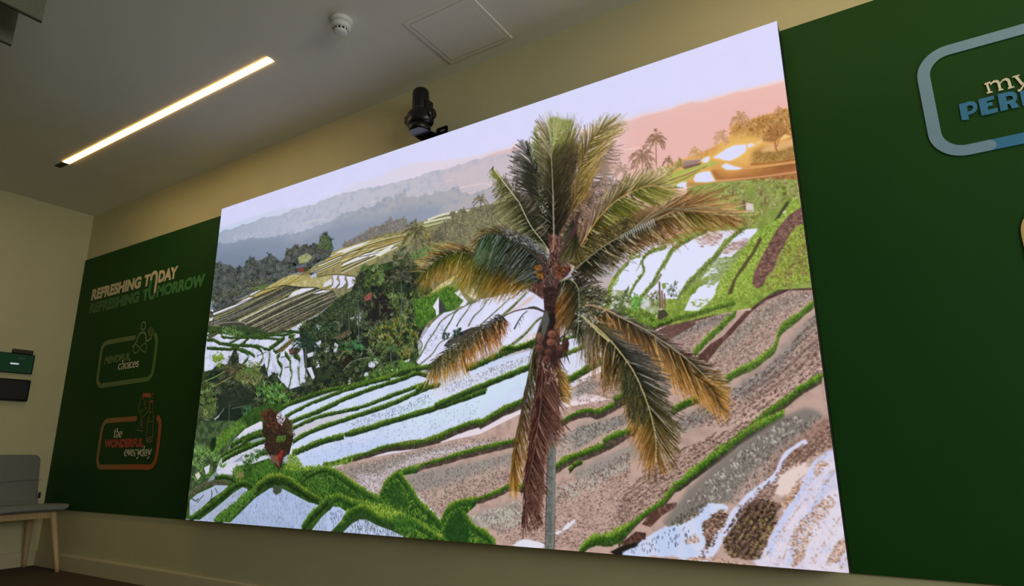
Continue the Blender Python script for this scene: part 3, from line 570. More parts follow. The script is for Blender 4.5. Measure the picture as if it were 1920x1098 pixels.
    # lower right: stubble, water runnels
    LR = Q('B2',20,950,200,850,400,740,500,560,640,420,860,240,1100,40,1200,-40,1450,-20,1470,220,1620,1100,900,1040)
    poly(Q('B2',300,720,400,610,480,500,640,350,860,170,1150,-10,1300,-60,1400,-20,1330,60,1100,230,900,400,760,580,600,620,480,700,340,780),(128,120,112),soft=6); poly(Q('B2',1000,420,1080,270,1250,140,1330,60,1480,-20,1480,200,1300,260,1180,380,1060,520),(160,128,114),soft=6,tex=(N3,(120,92,82),.4,.75))
    poly(Q('B2',20,950,200,840,300,760,480,720,620,590,750,600,760,640,640,800,560,980),(206,212,236),tex=(N1,(190,204,236),.4,.7),rag=9)
    poly(Q('B2',900,1000,1020,860,1100,700,1200,500,1330,320,1470,220,1600,1090,1000,1040),(222,214,228),tex=(N2,(210,204,226),.4,.7),rag=12)
    poly(Q('B2',700,860,820,640,960,560,1100,600,1090,700,1010,870,960,980,740,960),(120,92,76),tex=(N3,(84,66,54),.4,.7),rag=12)
    poly(Q('B2',1040,560,1100,400,1240,300,1340,300,1240,440,1140,560),(226,204,198),rag=14); poly(Q('B2',560,740,680,650,760,640,740,720,660,860,580,980,540,960,600,860),(140,110,96),tex=(N3,(100,80,68),.4,.7),rag=12)
    for q,w in [(Q('B2',540,990,640,920,690,830,760,740,820,640,960,500,1060,430,1110,340,1160,250,1230,200,1290,170),None),]:
        line(q,lambda t:15-10*t+1.5*np.sin(t*40),(208,210,236))
    for v,w in [((1030,960,1060,860,1150,680,1290,460,1340,340,1460,240),9),((1180,1020,1230,820,1360,600,1440,420,1500,380),11)]:
        line(Q('B2',*v),w,(198,204,238),w*.7,soft=2)
    for v,n in [((1160,880,1200,760,1360,600,1440,540,1480,600,1330,760,1240,980,1200,1000),420),((1420,1000,1480,880,1540,830,1560,900,1500,1000),200),((1100,600,1200,480,1260,440,1200,560,1130,640),220),((1340,340,1400,300,1440,330,1340,420),60),((440,860,520,800,560,860,480,880),50),((340,980,600,960,900,1020,600,990),90),((1160,1020,1280,900,1260,980,1200,1030),70)]:
        speck(Q('B2',*v),n,((206,168,146),(170,130,100),(130,98,80),(222,190,170)),L=(2.5,6),w=(1,2.2),ang=(-20,30))
    speck(Q('B2',700,860,820,640,960,560,1100,600,1090,700,1010,870,960,980,740,960),560,((64,48,40),(160,150,80),(150,120,100),(50,38,34)),L=(2.5,6),w=(1,2.2))
    speck(Q('B2',560,740,680,650,760,640,740,720,660,860,580,980,540,960,600,860),240,((90,70,60),(196,160,140),(60,46,40)),L=(2,5),w=(1,2))
    speck(Q('B2',820,640,960,500,1060,440,1150,270,1300,180,1470,40,1470,200,1300,300,1100,400,1060,560),900,((170,130,112),(214,180,160),(110,84,74),(80,62,56)),L=(2,5))
    speck(Q('B2',420,640,640,420,860,240,1150,20,1400,0,1250,160,1100,270,1040,420,900,520,800,600,600,600),1500,gry+((96,66,58),),L=(2,5),ang=(-130,-40))
    speck(Q('B2',340,740,480,640,620,590,560,680,400,760),200,((54,56,44),(70,70,54)),L=(2,4),ang=(-120,-60)); speck(Q('B2',60,920,300,780,500,740,480,860,200,940),60,((80,90,110),(60,66,84)),L=(2,7),w=(.6,1),ang=(80,100))
    speck(Q('B2',900,1000,1020,860,1100,700,1330,320,1470,220,1600,1090,1000,1040),300,((190,160,160),(170,176,200),(214,180,170)),L=(2,6),w=(.6,1.2),ang=(60,120))
    rows(Q('B2',700,860,820,640,960,560,1100,600,1090,700,1010,870,960,980,740,960),260,((50,38,34),(64,50,42)),-58,11,L=(3,7),w=(1.4,2.6),loose=.12)
    rows(Q('B2',820,640,960,500,1060,440,1150,270,1300,180,1470,40,1470,200,1300,300,1100,400,1060,560),260,((110,84,74),(96,74,66)),-48,8,L=(2,6),w=(1,2))
    rows(Q('B2',1000,1000,1100,700,1330,330,1470,230,1580,1060),220,((196,164,150),(176,150,140)),-60,26,L=(2,7),w=(1,2.2),loose=.14)
    rows(Q('B2',0,860,0,560,200,360,480,200,760,90,1000,0,960,60,800,160,560,300,400,440,320,560,160,640),420,((110,84,76),(90,68,62)),-33,8.5,L=(3,6),w=(1.1,2),loose=.12)
    rows(M7,520,((110,86,78),(88,70,64)),-40,9,L=(3,6),w=(1,1.9),loose=.12)
    for v_ in (Q('B2',460,600,640,420,860,240,1150,20,1300,20,1100,200,900,380,760,540,600,600),Q('A8',40,860,260,780,330,900,140,940),Q('A8',560,640,1025,460,1025,520,620,760),Q('B3',1260,720,1690,580,1690,700,1330,840)):
        c_ = inside(v_,90); n_ = len(c_)
        for k_ in range(3):
            a_ = np.radians(rng.uniform(-130,-50,n_)); l_ = rng.uniform(3,6.5,n_); blades(c_,c_+np.c_[np.cos(a_),np.sin(a_)]*l_[:,None],1.,(150,146,134),(206,202,188))
    # puddle by the trunk foot
    poly(Q('B1',90,360,240,285,440,235,440,290,200,430),(96,70,62),tex=(N3,(120,90,80),.4,.8))
    for v in [(200,1030,300,990,440,1010,450,1050,300,1045),(510,950,570,920,600,880,660,850,660,880,600,920,520,970)]: poly(Q('A8',*v),(222,220,232),rag=6)
    # mid mud-field grass dykes left of/behind the trunk
    for p,u,d in [(np.vstack([Q('B3',600,340,700,280,780,270,850,240,1000,200,1200,140,1400,90,1690,20),Q('A8',250,310)]),[3,4,6,5],[8,10,12,12]),
                  (np.vstack([Q('B3',1060,650,1180,590,1300,570,1500,500,1620,440),Q('A8',300,640)]),[8,7,9],[5,8,9]),
                  (Q('A8',560,190,640,140,740,110,800,120,880,90,1000,20,1040,0),[4,7,7],[9,13,13]),(Q('A7',360,250,460,200),[8,9],[8,9]),
                  (Q('A8',520,500,620,440,760,390,900,330,1030,250),[12,11,11],[12,12,11]),(Q('A7',260,640,400,580,600,520),[10,11],[10,10])]:
        bank(p,u,d,dark=(66,56,48),lit=((150,172,60),(120,156,46),(96,140,42)))
    bank(Q('A7',-60,900,0,850,60,830),[6,4],[8,4])
    bank(Q('A8',690,1080,740,1030,800,1000,900,990,1000,930,1040,900),[8,14,16,8],[6,10,14,10],dark=(40,60,26),blade=4.5)
    # ---------------------------------------------------------------- upper right: sunlit slope, glare, terraces
    hill = np.vstack([Q('Z3',400,880,600,800,850,700,1010,600,1060,540,1020,500,1110,430,1200,420,1360,380,1420,350,1500,340,1560,310,1640,290,1700,700,1800,1100,600,1098,380,1000)])
    poly(hill,(226,170,96),soft=2,tex=(N2,(206,150,84),.4,.75))
    poly(Q('Z3',1060,560,1110,440,1200,425,1500,350,1650,300,1690,600,1400,600,1250,590,1100,570),(196,146,86),soft=5,tex=(N2,(172,124,68),.4,.7))
    foliage(Q('Z3',1040,560,1110,440,1200,425,1500,350,1650,300,1690,600,1400,620,1100,590),((190,140,80),(170,122,66),(208,160,100),(160,118,64)),700,(2,5),(1,2),clumps=110)
    poly(Q('Z3',1390,560,1480,480,1560,480,1620,520,1640,560,1540,600,1500,640,1400,630),(166,116,66),soft=3); foliage(Q('Z3',1390,560,1480,480,1580,480,1640,560,1540,610,1400,640),((166,116,66),(150,104,58),(184,134,80)),220,(2,4),clumps=30)
    poly(Q('Z3',850,760,1050,580,1150,560,1380,600,1300,760,1150,880,900,880),(232,186,104),soft=16,a=.9)
    poly(Q('Z3',1280,730,1700,660,1740,830,1250,860),(178,138,76),soft=8,tex=(N2,(150,112,60),.4,.7)); foliage(Q('Z3',1300,750,1700,700,1720,830,1300,850),((160,130,70),(140,104,56),(186,140,80)),240,(2,4))
    poly(Q('Z3',1330,740,1480,650,1600,640,1690,600,1690,680,1560,720,1480,740),(222,176,120),soft=4)
    poly(Q('Z3',840,930,1250,900,1740,850,1760,1040,1500,1030,900,1040),(170,112,66),soft=3,tex=(N1,(142,90,52),.35,.7))
    poly(Q('Z3',840,870,1000,830,1200,900,1500,870,1300,960,1000,1010,880,960),(214,152,84),soft=14,a=.9)
    for v,w,c in [((1180,915,1400,890,1740,842),2.2,(230,170,110)),((880,1040,1300,1005,1740,945),2.2,(228,166,120)),((1250,870,1500,850,1740,815),3,(160,106,56))]: line(Q('Z3',*v),w,c,soft=1)
    poly(Q('Z3',1100,1040,1740,960,1760,1060,1100,1080),(146,96,60),soft=2,tex=(N3,(170,120,72),.4,.7))
    poly(Q('Z3',580,1060,900,1050,1150,1040,1150,1098,580,1098),(178,140,86),soft=3)
    # green terraces below glare, left
    poly(Q('Z3',330,1000,500,930,700,880,860,830,930,860,760,920,700,960,600,1040,500,1090,400,1130,300,1130),(176,182,90),soft=3)
    stripes(Q('Z3',400,1010,640,930,860,850),Q('Z3',400,1090,560,1030,680,960),6,((200,190,110),(146,156,66),(166,120,76)),(1.2,2.6))
    for q,a in [(Q('Z3',862,800,930,760,1010,705,1090,672,1200,665,1210,700,1190,745,1110,800,1040,832,980,825,930,808),1),(Q('Z3',1222,660,1260,652,1300,668,1230,702),1),(Q('Z3',740,828,800,790,832,790,815,845,770,852),1),(Q('Z3',945,885,1000,858,1080,888,1180,912,1100,925,1000,925),1),(Q('Z3',662,1025,690,970,760,945,830,940,885,1040,800,1052,680,1050),1),(Q('Z3',485,1090,520,1060,590,1045,585,1120,500,1120),1)]:
        poly(q,(255,232,150),soft=5,a=.8); poly(q,(222,222,252))
    line(Q('Z3',1210,655,1218,705),2.4,(240,190,170),soft=1); poly(Q('Z3',1290,655,1380,610,1360,650,1240,690),(240,206,140),soft=4)
    line(Q('Z3',1500,620,1510,700,1525,740),2.5,(170,112,70)); line(Q('Z3',1540,620,1520,690),1.8,(176,120,76)); poly(Q('Z3',1560,600,1600,560,1680,580,1560,620),(240,200,130),soft=1)
    # house and bushes
    poly(Q('Z3',540,860,560,830,720,815,740,830,700,860,560,890),(160,130,120)); poly(Q('Z3',560,890,700,860,745,850,730,875,580,920,540,900),(130,96,84)); line(Q('Z3',545,850,640,826,735,818),1.6,(190,160,150))
    foliage(Q('Z3',200,960,330,900,440,880,530,840,560,880,460,930,360,990),((176,166,96),(196,186,130),(146,130,84)),260,(2,5),clumps=40)
    poly(Q('Z3',490,880,520,795,545,840,540,890),(160,144,84),soft=1); foliage(Q('Z3',490,890,520,800,545,840,540,890),((160,144,84),(140,124,72)),60,(2,4))
    for t,x,y,r,trk,cols,n in [('Z3',275,610,19,52,((150,116,92),(166,132,106),(134,104,84)),13),('Z3',135,790,22,34,((150,118,96),(168,134,108),(134,104,84)),14),('Z3',400,830,10,14,((156,124,96),(140,110,84)),7),
                          ('Z3',680,740,12,0,((206,164,120),(190,150,104)),9),('Z3',950,580,15,0,((206,160,124),(196,150,112)),10),('Z3',1140,400,18,0,((196,152,112),(180,138,98)),11),('Z3',1540,320,9,8,((200,150,110),(180,132,92)),7),('A1',1500,720,15,0,((176,146,128),(160,130,112)),9)]:
        q = Q(t,x,y)[0]; palm(q[0],q[1],r,cols,n,trk,(156,120,98),-225,45,w=1.)
    # green terraces at right, flooded fields (Z4)
    gr = np.vstack([Q('Z4',520,110,760,60,1000,40,1500,30,1640,900,1650,1000,1300,1020,1000,1098,400,1098,0,1098,0,700,500,500),])
    poly(gr,(146,160,82),tex=(N2,(124,140,66),.4,.7))
    poly(Q('B6',420,900,440,700,500,560,620,420,760,300,915,180,960,740,930,900,700,960,500,980),(222,223,248))
    poly(Q('A6',-40,420,200,330,420,340,560,380,760,480,900,460,1100,340,1250,280,1300,200,900,180,500,120,200,100,-40,200),(206,208,214),tex=(N2,(150,160,110),.35,.6))
    for v,w,c in [((455,820,470,680,500,590,560,500,640,420,740,360),9,(140,156,76)),((580,730,650,620,690,530,740,440,760,340),6,(132,142,92)),((700,800,780,680,860,600,915,520),7,(128,136,88)),((480,900,560,800,600,720),5,(120,132,80))]:
        line(Q('B6',*v),w,c,w*.7,tex=(N3,tuple(np.array(c)*.72),.4,.7))
    foliage(Q('B6',450,820,470,640,540,540,560,560,510,640,500,800),((150,172,74),(120,146,60)),90,(2,4))
    poly(Q('A6',440,300,700,280,900,400,1000,400,760,500,560,420),(110,130,60),tex=(N2,(76,96,44),.35,.65))
    gb_ = Q('B1',60,330,160,200,240,60,300,-10,1000,-60,1180,-30,1040,40,880,160,760,180,560,220,300,280)
    poly(gb_,(140,160,70),tex=(N2,(112,136,56),.4,.7)); foliage(gb_,((156,178,76),(132,156,62),(176,192,100),(104,128,50)),900,(2,4.5))
    poly(Q('B1',350,180,400,70,480,30,600,0,600,50,540,120,460,180),(222,224,240)); foliage(Q('B1',380,120,460,80,560,40,540,110,460,160),((150,170,80),(130,150,70)),50,(2,5),ang=(-20,20))
    foliage(Q('Z4',780,100,1000,50,1500,40,1540,200,1380,240,1150,420,1080,440,1000,300,780,200),((156,166,92),(130,140,74),(178,180,112),(150,130,84)),1500,(3,8),(1,2.2),clumps=110)
    for x,y,r in [(1020,215,18),(1215,190,18),(930,110,14),(1180,110,12)]:
        q = Q('Z4',x,y)[0]; palm(q[0],q[1],r,((140,146,84),(120,126,70),(166,166,110)),11,14,(130,96,80),-220,40,w=1.4)
    poly(Q('Z4',1040,320,1050,240,1110,250,1115,320),(216,200,196)); line(Q('Z4',1030,220,1040,320),2.6,(120,84,76))
    wat = [((0,1040,0,960,60,860,110,780,100,700,200,640,420,590,420,650,330,720,300,840,220,960,130,1060,0,1098),1),((0,900,0,760,50,740,90,730,60,860,20,930),1),((160,1098,280,940,330,800,400,680,520,590,660,500,830,490,900,490,820,620,700,780,560,900,480,1000,440,1098),1),
           ((830,530,900,480,1000,480,1150,470,1140,500,1040,600,900,740,800,860,700,960,620,1000,560,1098,740,1098,780,1000,820,920,690,900,640,930,760,780,900,600),1),((560,1060,700,1020,770,1010,740,1098,560,1098),1),((150,700,260,640,330,660,220,900,140,1020,60,1098,20,1098,120,860),1)]
    for v,_ in wat: poly(Q('Z4',*v),(224,226,252))
    poly(Q('Z4',560,560,680,510,830,500,830,580,760,620,640,600),(212,190,190),soft=6,a=.8); poly(Q('Z4',860,640,960,580,1090,560,1040,620,900,700,830,690),(212,188,186),soft=5,a=.9)
    speck(Q('Z4',560,560,830,510,820,600,640,640),70,((190,150,140),(160,130,120)),L=(2,7),w=(.6,1)); speck(Q('Z4',840,620,1100,540,1020,640,840,700),70,((170,140,130),(140,116,110)),L=(2,8),w=(.6,1))
    speck(Q('Z4',760,740,960,700,860,900,700,1000,640,960),380,((150,170,90),(120,136,84),(160,170,130)),L=(3,8),w=(.8,1.8),ang=(-25,10))
    SG = ((150,172,74),(130,152,64),(170,186,100)); SM = ((120,134,72),(104,120,62))
    for p,u,d in [((0,1080,60,960,130,860,120,760,190,680,330,640),[4,4,5],[4,4]),((100,1098,200,980,260,870,330,760,400,650,560,560,700,490),[6,5,4],[6,5,3]),((440,1098,520,980,620,880,740,760,860,620,960,520,1060,450),[9,8,6],[8,7,4])]:
        bank(Q('Z4',*p),u,d,lit=SG,mid=SM,dark=(110,122,78))
    band = Q('Z4',760,1098,800,980,860,880,960,770,1050,640,1130,520,1250,440,1350,350,1430,240,1500,200,1540,300,1400,420,1290,540,1220,680,1130,840,1100,960,1130,1020,1050,1098)
    poly(band,(140,160,70),tex=(N3,(118,140,56),.4,.7)); foliage(band,((160,184,76),(136,162,62),(180,196,100),(112,138,52)),1900,(2,4.5),(1,1.8))
    poly(Q('Z4',880,1060,930,930,1000,820,1100,680,1170,540,1190,570,1130,680,1030,830,960,920,920,1060),(84,76,50),soft=1); poly(Q('Z4',1290,410,1330,350,1400,240,1440,215,1430,250,1350,370),(70,70,50),soft=1); poly(Q('Z4',1370,330,1400,300,1395,340),(226,214,196))
    poly(Q('Z4',1105,960,1120,860,1200,700,1260,590,1330,470,1430,350,1540,280,1560,420,1460,480,1400,600,1340,700,1300,830,1230,900,1200,980,1140,1010),(126,90,84),tex=(N3,(96,66,62),.4,.7))
    speck(Q('Z4',1105,960,1200,700,1330,470,1540,290,1560,420,1400,600,1300,830,1200,980),420,((90,62,60),(150,116,108),(160,150,90)),L=(2,4))
    rb = Q('Z4',1230,960,1330,780,1400,620,1480,480,1570,420,1640,900,1640,950,1400,990,1150,1060)
    poly(rb,(140,160,66),tex=(N3,(116,136,54),.4,.7)); foliage(rb,((158,180,70),(134,160,60),(176,190,96),(150,130,70),(120,90,70)),900,(2.5,5),(1,2))
    speck(Q('Z4',1380,900,1400,780,1500,640,1580,600,1590,680,1500,820,1440,930),160,((120,96,66),(96,76,56),(160,150,90)),L=(2,5))
    # ---------- things between: area right of crown (A6 top) and palm-base bushes
    poly(Q('A6',860,410,870,310,930,300,970,350,920,400),(70,66,52)); 
    for v,c,w in [((880,40,885,140,890,290),(110,80,70),3),((905,120,915,290),(130,96,80),3),((930,150,935,290),(96,70,62),2)]: line(Q('A6',*v),w,c)
    poly(Q('A6',900,60,940,50,945,100,915,115),(130,150,80)); foliage(Q('A6',780,150,880,130,880,280,800,300),((110,124,70),(84,92,60),(140,120,90)),50,(4,9)); foliage(Q('A6',950,60,1050,50,1050,200,960,190),((96,110,64),(84,90,66)),30,(4,8))
    poly(Q('A6',610,240,660,160,700,230,690,290,650,320),(110,160,76)); foliage(Q('A6',600,240,660,160,720,240,660,330),((96,150,66),(130,176,90),(70,116,50)),90,(5,10),(1.5,2.6)); line(Q('A6',655,310,658,400),2,(90,70,56))
    foliage(Q('A6',440,200,600,150,640,300,520,360,460,300),((96,110,66),(70,84,54),(126,134,90)),180,(4,9),clumps=22); foliage(Q('A6',540,290,850,340,860,400,760,480,600,400),((140,166,66),(110,140,52),(84,112,44)),420,(3,6),clumps=50)
    bank(Q('A6',740,470,860,440,1000,390,1200,350,1400,290,1590,240),[6,6,6],[7,5,4],lit=YG,mid=YM,dark=(72,84,40))
    bank(Q('A6',780,500,860,460,1000,410),[5,4],[6,4],dark=(84,60,54))
    # ---------------------------------------------------------------- lower-left corner: grass mounds and water
    poly(Q('Z8',60,-60,640,-60,480,180,340,430,60,760,30,900),(50,66,42),tex=(N2,(80,100,64),.4,.7))
    LL = Q('Z8',60,700,110,620,240,560,360,490,500,480,520,400,600,330,640,280,720,240,830,220,850,300,1000,430,1200,400,1400,392,1500,440,1600,530,1673,590,1740,660,1740,1050,40,900)
    poly(LL,(56,84,32),tex=(N2,(36,60,26),.4,.7))
    wl = [((340,440,440,370,600,330,600,250,700,190,820,150,830,210,700,300,860,270,850,310,700,360,560,380,500,460,380,475),(206,208,226)),((380,310,600,165,810,160,820,200,600,270,500,360,400,400,340,430),(204,206,222)),((480,200,620,40,760,0,800,0,800,40,700,120,560,190),(210,210,230)),
          ((370,310,600,160,690,180,500,270,390,320),(206,208,222)),((80,720,150,660,280,600,340,570,460,575,420,620,300,700,200,790,120,870,80,870),(170,180,206)),((160,925,330,800,520,640,600,590,650,610,640,660,520,760,400,850,300,935),(170,180,208)),((470,945,600,820,720,700,870,600,960,590,1100,660,1250,740,1360,760,1300,860,1180,1000),(168,184,218)),((1280,1010,1380,880,1480,790,1530,780,1620,820,1580,920,1480,1030),(176,190,222)),((1600,1040,1640,960,1673,960,1673,1045),(176,190,220))]
    for v,c in wl: poly(Q('Z8',*v),c,tex=(N1,tuple(np.array(c)*.95),.4,.7))
    for v in (wl[5][0],wl[6][0],wl[7][0]):
        a = Q('Z8',*v); speck(a,420 if v is wl[6][0] else 160,((96,106,130),(120,130,156),(74,84,100),(206,214,236)),L=(2,6),w=(.6,1.1),ang=(82,98))
    speck(Q('Z8',*wl[8][0]),20,((96,106,130),),L=(2,5),w=(.6,1),ang=(82,98)); speck(Q('Z8',90,760,300,660,200,780,90,850),40,((120,130,156),),L=(2,5),w=(.6,1),ang=(82,98))
    line(Q('Z8',150,745,190,700,220,665),2.4,(60,66,56)); line(Q('Z8',285,720,300,660,295,620),3.4,(70,78,68)); line(Q('Z8',330,600,355,650),2.4,(66,74,64)); line(Q('Z8',100,700,140,725,170,700),3,(64,70,60))
    def B(v,u,d,**k): bank(Q('Z8',*v),u,d,**dict(dict(lit=((110,146,56),(84,124,44),(130,160,66)),mid=((52,86,30),(42,72,26)),dark=(28,44,20),blade=3.4),**k))
    B((80,910,200,830,350,720,470,620,560,560,640,560,700,590),[6,7,8,5],[6,7,8,4]); B((330,935,480,830,600,720,700,650,760,590),[11,13,11,8],[10,12,10,8])
    foliage(Q('Z8',320,930,500,780,640,650,740,620,700,700,560,820,470,940),((70,112,40),(50,86,32),(96,136,54)),600,(3,7))
    B((60,680,150,610,260,555,380,540,470,545),[4,4,4],[6,6,5],lit=((120,124,92),(100,110,76)),mid=((84,84,62),),dark=(66,66,50)); B((330,500,420,490,500,510,540,545),[5,4],[4,5])
    B((480,190,600,120,740,60,820,40),[5,5],[6,6]); B((370,300,480,240,600,180,690,170),[4,4],[4,4]); B((400,330,520,260,680,190,780,150,830,130),[4,4],[5,5])
    B((600,160,680,110,800,70),[5,5],[5,5])
    foliage(Q('Z8',250,220,400,60,560,-60,640,0,480,130,420,200,300,300),((100,140,50),(76,118,40),(124,154,62),(54,90,34)),900,(3,6)); 
    poly(Q('Z8',270,200,300,110,340,100,340,180,300,260),(26,42,24),soft=4)
    foliage(Q('Z8',590,360,640,290,720,240,840,230,840,280,740,320,700,420,600,420),((56,92,40),(42,72,30),(84,120,50)),420,(3,6),clumps=50)
    foliage(Q('Z8',500,440,540,380,600,420,620,500,540,520),((130,150,70),(84,120,46),(60,92,36)),220,(3,6)); poly(Q('Z8',560,450,610,440,600,500,560,500),(130,110,80),soft=3)
    poly(Q('Z8',700,440,860,330,1000,350,1100,380,1190,420,1150,560,1000,480,820,500,720,540,650,520),(40,70,28),soft=5); foliage(Q('Z8',640,520,760,370,860,330,900,380,1080,400,1200,440,1150,540,980,470,820,500,720,550),((60,100,36),(44,78,30),(86,126,46)),900,(4,8))
    foliage(Q('Z8',1000,430,1060,290,1100,270,1200,400,1400,380,1673,320,1673,360,1300,430,1200,440),((120,150,52),(96,134,44),(70,108,38),(150,170,60)),620,(3,6))
    B((740,600,850,520,950,505,1050,530,1150,600,1250,670,1370,740),[10,10,9,12],[10,12,10,8],lit=((136,160,54),(110,146,46),(160,176,66)),blade=4)
    poly(Q('Z8',900,580,990,580,980,640,930,670,900,640),(66,76,60),soft=1)
    B((1190,990,1260,900,1360,800,1440,720,1530,700,1640,760,1673,800),[10,12,12,10],[10,10,9,8],blade=4); B((1480,1030,1540,960,1600,900,1673,840),[9,12,10],[9,12,9],blade=4)
    foliage(Q('Z8',1180,560,1250,470,1400,430,1500,450,1673,580,1673,780,1500,680,1380,690),((70,112,42),(48,84,32),(100,138,52),(38,66,28)),900,(4,9)); B((1180,550,1260,480,1400,430,1500,460,1600,540,1673,590),[6,6],[3,3])
    # centre-bottom mounds (B3)
    poly(Q('B3',-10,560,240,600,560,700,1000,860,1000,970,-10,900),(44,70,30))
    mn = Q('B3',-20,300,60,320,200,420,340,510,440,530,500,400,580,350,640,330,700,430,800,580,900,680,1000,770,1050,660,1150,600,1260,570,1310,610,1220,690,1280,800,1400,870,1480,970,1000,940,600,900,560,800,420,720,280,640,180,700,-20,600)
    poly(mn,(48,80,30),tex=(N2,(32,58,24),.4,.7))
    foliage(mn,((76,120,42),(54,94,34),(110,148,52),(40,74,28),(130,160,60)),2600,(4,8),(1,2))
    foliage(np.vstack([Q('B3',220,640,330,580,420,600,560,640,700,720,820,800,900,870,760,840,600,740,440,700,300,660)]),((136,160,56),(112,146,48),(160,176,66)),520,(3,6))
    poly(Q('B3',1010,840,1090,700,1180,640,1200,720,1260,840,1240,950,1060,930),(28,60,26),soft=6,a=.8); poly(Q('B3',470,520,540,400,600,400,680,560,700,640,560,600),(34,66,28),soft=8,a=.7); poly(Q('B3',0,400,100,440,340,560,260,580,0,480),(34,62,28),soft=8,a=.5)
    for v,u,d in [((-20,300,60,330,200,430,360,530,420,560),[8,9,8],[8,9,5]),((440,560,490,440,560,360,640,320,780,280),[8,8,6],[3,4,8]),((620,340,700,450,800,600,900,690,990,790),[8,9,9],[8,9,9]),((990,800,1050,670,1150,600,1260,580,1310,570),[9,10,8],[4,5,9]),
                  ((1200,700,1280,810,1400,880,1480,970),[7,9,9],[7,9,9]),((0,560,80,540,180,590,240,600,340,620),[8,9,9],[9,9,6]),((100,750,180,680,270,640,340,660,420,720,540,760,700,760,800,800,900,870,1000,930),[9,9,11,12,9],[9,10,9,9,5]),((20,850,60,800,120,780),[8,9],[5,5])]:
        bank(Q('B3',*v),u,d,lit=((130,158,50),(104,142,44),(156,172,62)),mid=((64,104,36),(50,88,30)),dark=(34,60,24),blade=4.5)
    foliage(Q('B3',560,720,640,700,740,740,800,800,740,860,600,840),((46,84,32),(66,108,40)),300,(4,7))
    poly(Q('B3',100,865,190,775,260,735,330,740,420,790,560,840,660,890,640,900),(180,194,226)); speck(Q('B3',130,850,260,770,330,765,600,870,500,890),130,((70,80,90),(214,224,240)),L=(3,9),w=(.7,1.2),ang=(84,96)); speck(Q('B3',120,800,200,730,300,700,640,830,640,900,500,850),150,((40,56,30),(60,60,44)),L=(3,7),ang=(80,100))
    poly(Q('B3',-32,690,20,620,80,625,140,665,100,740,20,830,-32,870),(180,192,226)); speck(Q('B3',-20,680,60,630,130,670,20,820),60,((96,106,130),),L=(2,6),w=(.6,1),ang=(84,96))
    # dark bush with red flowers, foot at left (Z8/Z7)
    rb2 = Q('Z8',800,-10,870,-30,930,0,1000,-10,1060,30,1100,80,1090,140,1060,260,1000,300,980,400,950,420,900,330,850,260,815,200,830,120,790,60)
    poly(rb2,(58,40,32),tex=(N3,(36,30,24),.4,.7)); foliage(rb2,((66,46,34),(46,40,28),(90,50,38),(58,62,36),(36,32,26)),520,(2,6),(1,2),(-180,180))
    poly(Q('Z7',790,850,850,800,920,840,930,930,980,980,1030,880,1080,960,1100,1098,940,1098,900,1040,860,1098,800,1098),(56,44,34),tex=(N3,(40,32,26),.4,.7),rag=4)
    foliage(Q('Z7',770,830,860,790,940,830,1000,900,1000,1000,900,1040,800,980),((112,56,40),(80,44,34),(138,76,52),(62,52,34),(46,40,30)),300,(2,6),(1,2),(-180,180)); foliage(Q('Z7',1000,870,1040,860,1100,1000,1110,1090,1040,1060),((110,96,60),(84,60,40),(70,70,40)),120,(2,5),(1,2),(-180,180))
    foliage(Q('Z8',930,100,1030,90,1010,150,940,160),((96,134,54),(70,104,40)),90,(2,4)); poly(Q('Z8',870,270,960,290,960,400,930,360,880,340),(110,80,64),soft=2); poly(Q('Z8',940,280,985,220,1005,245,985,300,965,345,950,340),(150,48,42),soft=1,tex=(N3,(100,34,30),.4,.7)); line(Q('Z8',975,340,965,400,945,450),2,(60,44,34))
    # plants at the left edge
    for x,y in [(150,180),(220,190),(330,270),(160,360),(400,340),(250,440),(140,480)]:
        q = Q('Z8',x,y)[0]; an = np.radians(rng.uniform(-160,-20,12)); l = rng.uniform(8,19,12)
        p = np.tile(q,(12,1))+rng.normal(0,2,(12,2)); blades(p+[0,10],p+[0,10]+np.c_[np.cos(an),np.sin(an)]*l[:,None],2.2,(70,110,50),(150,180,100),rng.uniform(-.25,.25,12))
    foliage(Q('Z8',110,220,300,180,400,300,330,460,160,520,100,420),((110,150,70),(84,124,54),(140,170,96),(56,84,44)),300,(5,11),(1.2,2.4),(-160,-20),.3,clumps=24)
    line(Q('Z8',260,290,250,400,245,500),1.4,(60,60,44)); line(Q('Z8',210,380,225,460,220,520),1.4,(60,60,44)); poly(Q('Z8',220,400,280,370,270,440,240,470),(200,204,222)); poly(Q('Z8',130,470,170,440,190,480,160,520),(200,200,190),soft=1)

    # ================================================================ the coconut palm
    # hanging leaves behind the trunk first
    DK = (40,42,30); GD = (176,124,56)
    # grey-pink leaf behind (F5)
    p5 = Q('A1',1050,1100,1130,900,1230,650,1330,500,1460,400)
    frond(p5,Q('A1',1250,1100,1400,1000,1370,860,1420,780,1480,560,1480,420),150,((90,80,70),(140,118,104),(150,128,112)),((150,122,106),(176,146,130),(170,142,130)),1.3,6,.03,tone=1.1,bright=12)
    frond(p5,Q('A1',1100,800,1200,600,1300,480,1400,410,1470,390),70,((120,100,88),(150,128,112)),((150,124,108),(168,142,126)),1.2,4,tone=1.1,bright=12)
    poly(Q('A1',1180,820,1240,640,1340,600,1350,780,1300,830,1250,760),(148,124,106),soft=5,a=.8)
    foliage(Q('A1',1100,900,1300,780,1450,830,1480,1000,1300,1098,1080,1098),((150,120,104),(110,92,80),(186,150,130),(84,72,62)),300,(5,12),(.8,1.5),(20,120))
    # F4 right-up golden
    p4 = np.vstack([Q('A2',800,640),Q('A2',880,400),Q('A1',1000,900,1040,660,1100,510,1170,370,1280,250,1400,150,1485,92)])
